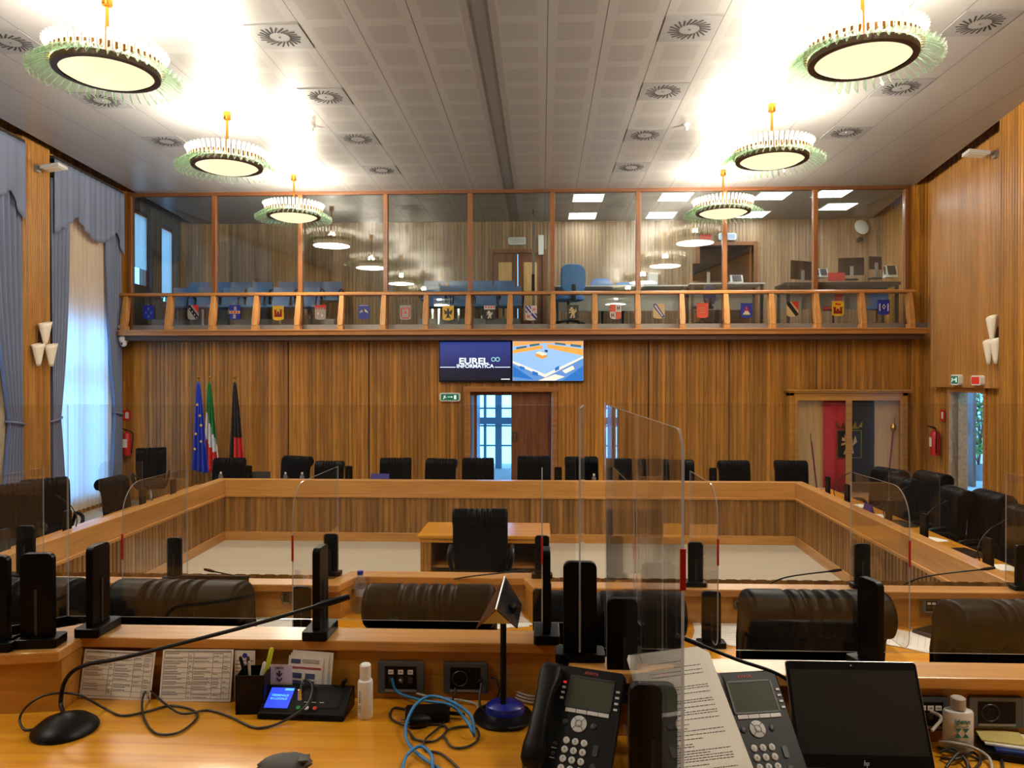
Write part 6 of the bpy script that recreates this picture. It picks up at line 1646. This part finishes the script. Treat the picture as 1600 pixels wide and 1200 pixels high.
for k, (px, py, w, d, h, z, mat, lab, rz) in enumerate(((1588, 1178, .15, .12, .016, 0, 'black', 'dark folder lying lowest in the pile at the lower right', -.3), (1590, 1172, .13, .10, .006, .017, plain('navy_card', lin(20, 50, 120), .5), 'blue folder lying in the pile at the lower right', -.25),
        (1583, 1160, .12, .085, .004, .024, 'paper', 'white papers under the yellow note at the lower right', -.32), (1580, 1152, .10, .070, .003, .029, plain('yellow_note', lin(215, 195, 120), .8), 'pale yellow note pad on top of the pile at the lower right', -.28))):
    p = on(1584, 1176, S2Z); p = p + Vector(((.0, .012, -.006, -.022)[k], (.0, -.004, .008, .016)[k], 0)); o = MB().box(-w / 2, w / 2, -d / 2, d / 2, 0, h).build(('folder', 'folder', 'paper_sheets', 'note_pad')[k], mat); o.location = (p.x, p.y, S2Z + z + .001); o.rotation_euler = (0, 0, rz); tag(o, lab, ('folder', 'folder', 'papers', 'note pad')[k])
# grey pouch at the lower edge
p = on(452, 1197, S2Z); t = thing('fabric_pouch', 'dark grey crumpled pouch at the lower edge of the worktop', 'pouch', (p.x, p.y - .03, S2Z), .15)
rings = []
for i in range(9):
    s = -1 + i / 4; rr = sqrt(max(.02, 1 - s * s)); rings.append([(.06 * s + .004 * sin(3 * a), .04 * rr * cos(a) * (1 + .06 * sin(5 * a + i)), .020 + .020 * rr * sin(a) * (1 + .08 * sin(4 * a + 2 * i))) for a in [k * pi / 8 for k in range(16)]])
MB().loft(rings).build('body', plain('grey_cloth', (.09, .09, .088, 1), .9, bump=.5, bscale=80), t, smooth=True, ang=80)
MB().box(.035, .058, -.03, .0, .036, .041).build('tab', 'dgrey', t)
# long microphone stem in front of the right rail
b = S_(1290, 1150); q0 = at(1240, 1064, 1.78)
q0 = at(1262, 1100, 1.835)
mic('black gooseneck microphone reaching left from behind the laptop', Vector((q0.x + .03, 1.835, S2Z)), [Vector((q0.x + .03, 1.835, S2Z + .04)), Vector((q0.x + .02, 1.835, S2Z + .12)), at(1222, 1057, 1.84), at(1150, 1030, 1.86), at(1085, 1004, 1.90)], .035, .0045, .05, .006)

# ================================================================== THINGS ON THE FRONT ROW BENCH
def U(px, py, h=0): return on(px, py, S1Z + h)
def pet(lab, px, py, h=.19, r=.03, capc='b'):
    p = U(px, py); t = thing('water_bottle', lab, 'bottle', p)
    MB().lathe([(.001, 0), (r * .9, 0), (r, .01), (r, h * .35), (r * .9, h * .4), (r, h * .45), (r, h * .66), (r * .75, h * .8), (r * .38, h * .9), (r * .38, h * .94), (.001, h * .94)], 20).build('body', 'petglass', t, smooth=True)
    MB().lathe([(r * 1.01, h * .42), (r * 1.01, h * .6)], 20, cap=False).build('paper_band', plain('band', lin(150, 165, 200), .5), t, smooth=True)
    MB().lathe([(r * .45, h * .93), (r * .45, h * 1.02), (.001, h * 1.02)], 14).build('cap', P_[capc], t, smooth=True)
pet('clear water bottle with blue cap left of the middle front row chair', 563, 956, .20, .034)
pet('small clear bottle before the water bottle of the front row', 553, 950, .11, .018, 'w')
def laptop_far(lab, px, py, Y, w, rz, z=S1Z, ang=70):
    p = at(px, py, Y); t = thing('laptop', lab, 'laptop', (p.x, Y, z), rz)
    MB().box(-w / 2, w / 2, -.21, 0, 0, .012).build('base', 'dgrey', t, bev=.002)
    m = MB(); m.M = Matrix.Translation((0, 0, .012)) @ Matrix.Rotation(radians(ang), 4, 'X'); m.box(-w / 2, w / 2, 0, .21, -.004, .003); m.build('lid', 'black', t, bev=.002)
laptop_far('black open laptop before the second front row chair', 328, 930, 3.42, .34, .0, ang=78)
def papers(lab, px, py, w, d, rz, z=S1Z, n=2):
    p = on(px, py, z); t = thing('paper_sheets', lab, 'papers', (p.x, p.y, z + .001), rz)
    for k in range(n):
        m = MB(); m.M = Matrix.Rotation(.18 * k, 4, 'Z'); m.prism([(-w / 2, -d / 2), (w / 2, -d / 2), (w / 2, d / 2), (-w / 2, d / 2)], .0012 * k, .0012 * k + .001); m.build('sheet', 'paper', t)
    m = MB(); m.M = Matrix.Rotation(.18 * (n - 1), 4, 'Z')
    for k in range(9): m.box(-w * .38, w * (.38 - .1 * (k % 3)), d * .36 - k * d * .08 - .001, d * .36 - k * d * .08, .0012 * n, .0012 * n + .0003)
    m.build('printed_text', 'greyink', t)
papers('white papers spread right of the second front row chair', 428, 968, .24, .30, .5)
papers('white papers left of the chair behind the laptop on the front row', 1128, 990, .24, .30, -.3)
papers('long white sheets right of the chair behind the laptop on the front row', 1418, 1000, .24, .34, .9)
papers('white papers at the left end of the front row bench', 172, 962, .21, .28, -.4)
papers('white sheet just right of the middle front row chair', 788, 968, .2, .25, .2)
p = U(418, 945); t = thing('desk_terminal', 'grey terminal with dark display on the front row bench left of the divider', 'terminal', (p.x, p.y, S1Z), 0)
m = MB(); m.prism([(-.05, 0), (.05, 0), (.05, .05), (-.05, .015)], -.07, .07, 'x'); m.build('housing', 'lgrey', t, bev=.004); m = MB(); m.M = Matrix.Translation((0, -.045, .019)) @ Matrix.Rotation(.34, 4, 'X'); m.box(-.055, .055, 0, .075, 0, .002); m.build('screen', 'screenoff', t)
bottle('small white bottle standing behind the grey terminal of the front row', U(413, 935).x, 3.46, S1Z, .016, .06, .03, .012, 'petglass', 'white')
bottle('white capped sanitiser bottle on the front row bench beside the divider at right', U(1413, 950).x, 3.44, S1Z, .018, .08, .03, .011, 'petglass', 'white')
c = pen_cup('small black pen cup on the front row bench beside the right papers', 1130, 958, S1Z, 22, .85)
pen('dark pen in the far pen cup', c, (0, 0, .006), (-.03, 0, .13), 'dgrey'); pen('yellow green pen in the far pen cup', c, (.0, .01, .006), (.02, .01, .13), plain('neon_yellow', lin(200, 215, 50), .4)); pen('green pen in the far pen cup', c, (.01, -.01, .006), (.036, -.01, .128), P_['n'])
c = pen_cup('small pen cup hidden behind the middle front row chair', 640, 945, S1Z, 22, .85)
pen('yellow pen behind the middle front row chair', c, (0, 0, .006), (-.03, 0, .15), P_['y']); pen('silver pen behind the middle front row chair', c, (.01, 0, .006), (.05, 0, .15), 'lgrey'); pen('dark pen behind the middle front row chair', c, (-.01, 0, .006), (-.045, 0, .145), 'dgrey')
def plate1(lab, px0, px1, py0, py1, Y, kind='data'): return plate(lab, px0, px1, py0, py1, Y, kind)
plate1('black socket plate with two white tags on the front row panel at right', 1440, 1475, 935, 958, 3.508, 'data')
plate1('black socket plate near the right end of the front row panel', 1488, 1527, 938, 957, 3.508, 'power')
plate1('grey socket plate on the front row panel beside the far pen cup', 1147, 1164, 938, 953, 3.508, 'power')
plate1('small socket plate on the front row panel behind the grey terminal', 441, 455, 921, 944, 3.508, 'power')
t = tag(MB().box(at(1168, 905, 3.5).x, at(1187, 905, 3.5).x, 3.497, 3.5, at(1400, 937, 3.5).z, at(1400, 929, 3.5).z).build('paper_note', 'paper'), 'small paper note stuck on the front row panel', 'note')
def mic1(lab, base, tip, mid=None):
    b = Vector(base); tp = Vector(tip); k = Vector((b.x + (tp.x - b.x) * .08, b.y, b.z + (tp.z - b.z) * .42))
    mic(lab, b, [b + Vector((0, 0, .04)), k, b + (tp - b) * .35 + Vector((0, 0, (tp.z - b.z) * .36)), tp], .045, .0035, .04, .007)
mic1('gooseneck microphone of the front row reaching right towards the right stand', U(1398, 958), at(1540, 889, 3.45))
mic1('gooseneck microphone of the front row rising behind the chair at the laptop', U(1190, 955), at(1302, 892, 3.45))
mic1('gooseneck microphone of the front row left of the grey terminal', U(398, 950), at(330, 892, 3.45))
mic1('gooseneck microphone of the front row behind the middle chair', U(660, 950), at(815, 892, 3.55))
p = U(1475, 992); t = thing('laptop', 'closed dark laptop beside the right edge chair of the front row', 'laptop', (p.x + .06, p.y, S1Z), .5); MB().box(-.16, .16, -.11, .11, 0, .018).build('body', 'dgrey', t, bev=.004)
MB().box(-.15, .15, -.10, .10, .018, .0195).build('lid_plate', 'black', t)
cable('pale looping cable on the front row bench at right', [U(1425, 982, .005), U(1418, 975, .005), U(1430, 966, .02), U(1460, 963, .02), U(1485, 968, .01), U(1500, 975, .005)], .004, 'greycable')

# ================================================================== THINGS ON THE SIDE AND FAR BENCHES
for i, (side, Y, dx, a) in enumerate((('r', 9.6, .5, .2), ('r', 8.9, .42, .0), ('r', 7.6, .45, .25), ('r', 6.5, .5, -.2), ('r', 5.6, .45, .2), ('l', 9.6, .4, .1), ('l', 8.1, .45, -.1), ('l', 6.9, .4, .2))):
    x = bx_of(side, Y) + (dx if side == 'r' else -dx)
    t = thing('paper_sheets', 'white papers on the %s bench, %s bundle from the far end' % ({'r': 'right', 'l': 'left'}[side], ORD[i if i < 5 else i - 5]), 'papers', (x, Y, .7115), a, 'papers on the side benches')
    for k in range(2):
        m = MB(); m.M = Matrix.Rotation(.25 * k, 4, 'Z'); m.box(-.15, .15, -.105, .105, .001 * k, .001 * k + .0009); m.build('sheet', 'paper', t)
for i, (side, Y, dx) in enumerate((('r', 7.0, .5), ('r', 6.0, .52), ('r', 8.4, .5), ('l', 7.5, .45))):
    x = bx_of(side, Y) + (dx if side == 'r' else -dx)
    t = thing('laptop', 'closed dark laptop on the %s bench, %s' % ({'r': 'right', 'l': 'left'}[side], ('before the two nearest chairs', 'nearest to the viewer', 'farthest of three', 'beside the papers')[i]), 'laptop', (x, Y, .711), .1)
    MB().box(-.12, .12, -.17, .17, 0, .02).build('body', 'dgrey', t, bev=.004); MB().box(-.11, .11, -.16, .16, .02, .022).build('lid_plate', 'black', t)
for i, (side, Y) in enumerate((('r', 9.75), ('r', 8.2), ('r', 7.3), ('r', 6.3), ('r', 5.5), ('l', 7.3), ('l', 8.9))):
    sg = 1 if side == 'r' else -1; x = bx_of(side, Y) + sg * .28
    b = Vector((x, Y, .71)); mic('gooseneck microphone on the %s bench, %s from the far end' % ({'r': 'right', 'l': 'left'}[side], ORD[i] if side == 'r' else ('second', 'first')[i - 5]), b, [b + Vector((0, 0, .04)), b + Vector((-sg * .02, .03, .2)), b + Vector((sg * .10, .10, .33)), b + Vector((sg * .26, .16, .40))], .05, .005, .05, .009)
for i, px in enumerate((345, 446, 472, 928)):
    p = at(px, 745, 10.9); t = thing('water_bottle', 'tiny clear bottle on the far bench, %s from the left' % ORD[i], 'bottle', (p.x, 10.9, .71), 0, 'small bottles on the far bench')
    MB().lathe([(.001, 0), (.032, 0), (.032, .17), (.013, .21), (.001, .21)], 12).build('body', 'petglass', t, smooth=True); MB().lathe([(.015, .208), (.015, .232), (.001, .232)], 10).build('cap', 'white', t, smooth=True)
p = at(593, 745, 11.05); t = thing('laptop', 'purple blue laptop back on the far bench, fourth chair', 'laptop', (p.x, 11.05, .71), pi)
m = MB(); m.M = Matrix.Rotation(radians(100), 4, 'X'); m.box(-.14, .14, 0, .20, 0, .008); m.build('lid', plain('indigo', lin(60, 60, 150), .4), t); MB().box(-.14, .14, -.2, 0, 0, .012).build('base', 'dgrey', t)
p = at(402, 745, 11.0); t = thing('laptop', 'dark open laptop on the far bench beside the leftmost stand', 'laptop', (p.x, 11.05, .71), pi)
m = MB(); m.M = Matrix.Rotation(radians(100), 4, 'X'); m.box(-.17, .17, 0, .22, 0, .008); m.build('lid', 'dgrey', t); MB().box(-.17, .17, -.2, 0, 0, .012).build('base', 'dgrey', t)
# purple name card on the right bench
x = bx_of('r', 8.75) + .3; t = tag(MB().prism([(-.05, 0), (.05, 0), (0, .17)], 8.65, 8.85, 'y').build('name_card', plain('purple_card', lin(60, 40, 120), .5)), 'purple folded card standing on the right bench', 'card'); t.location = (x, 0, .711)
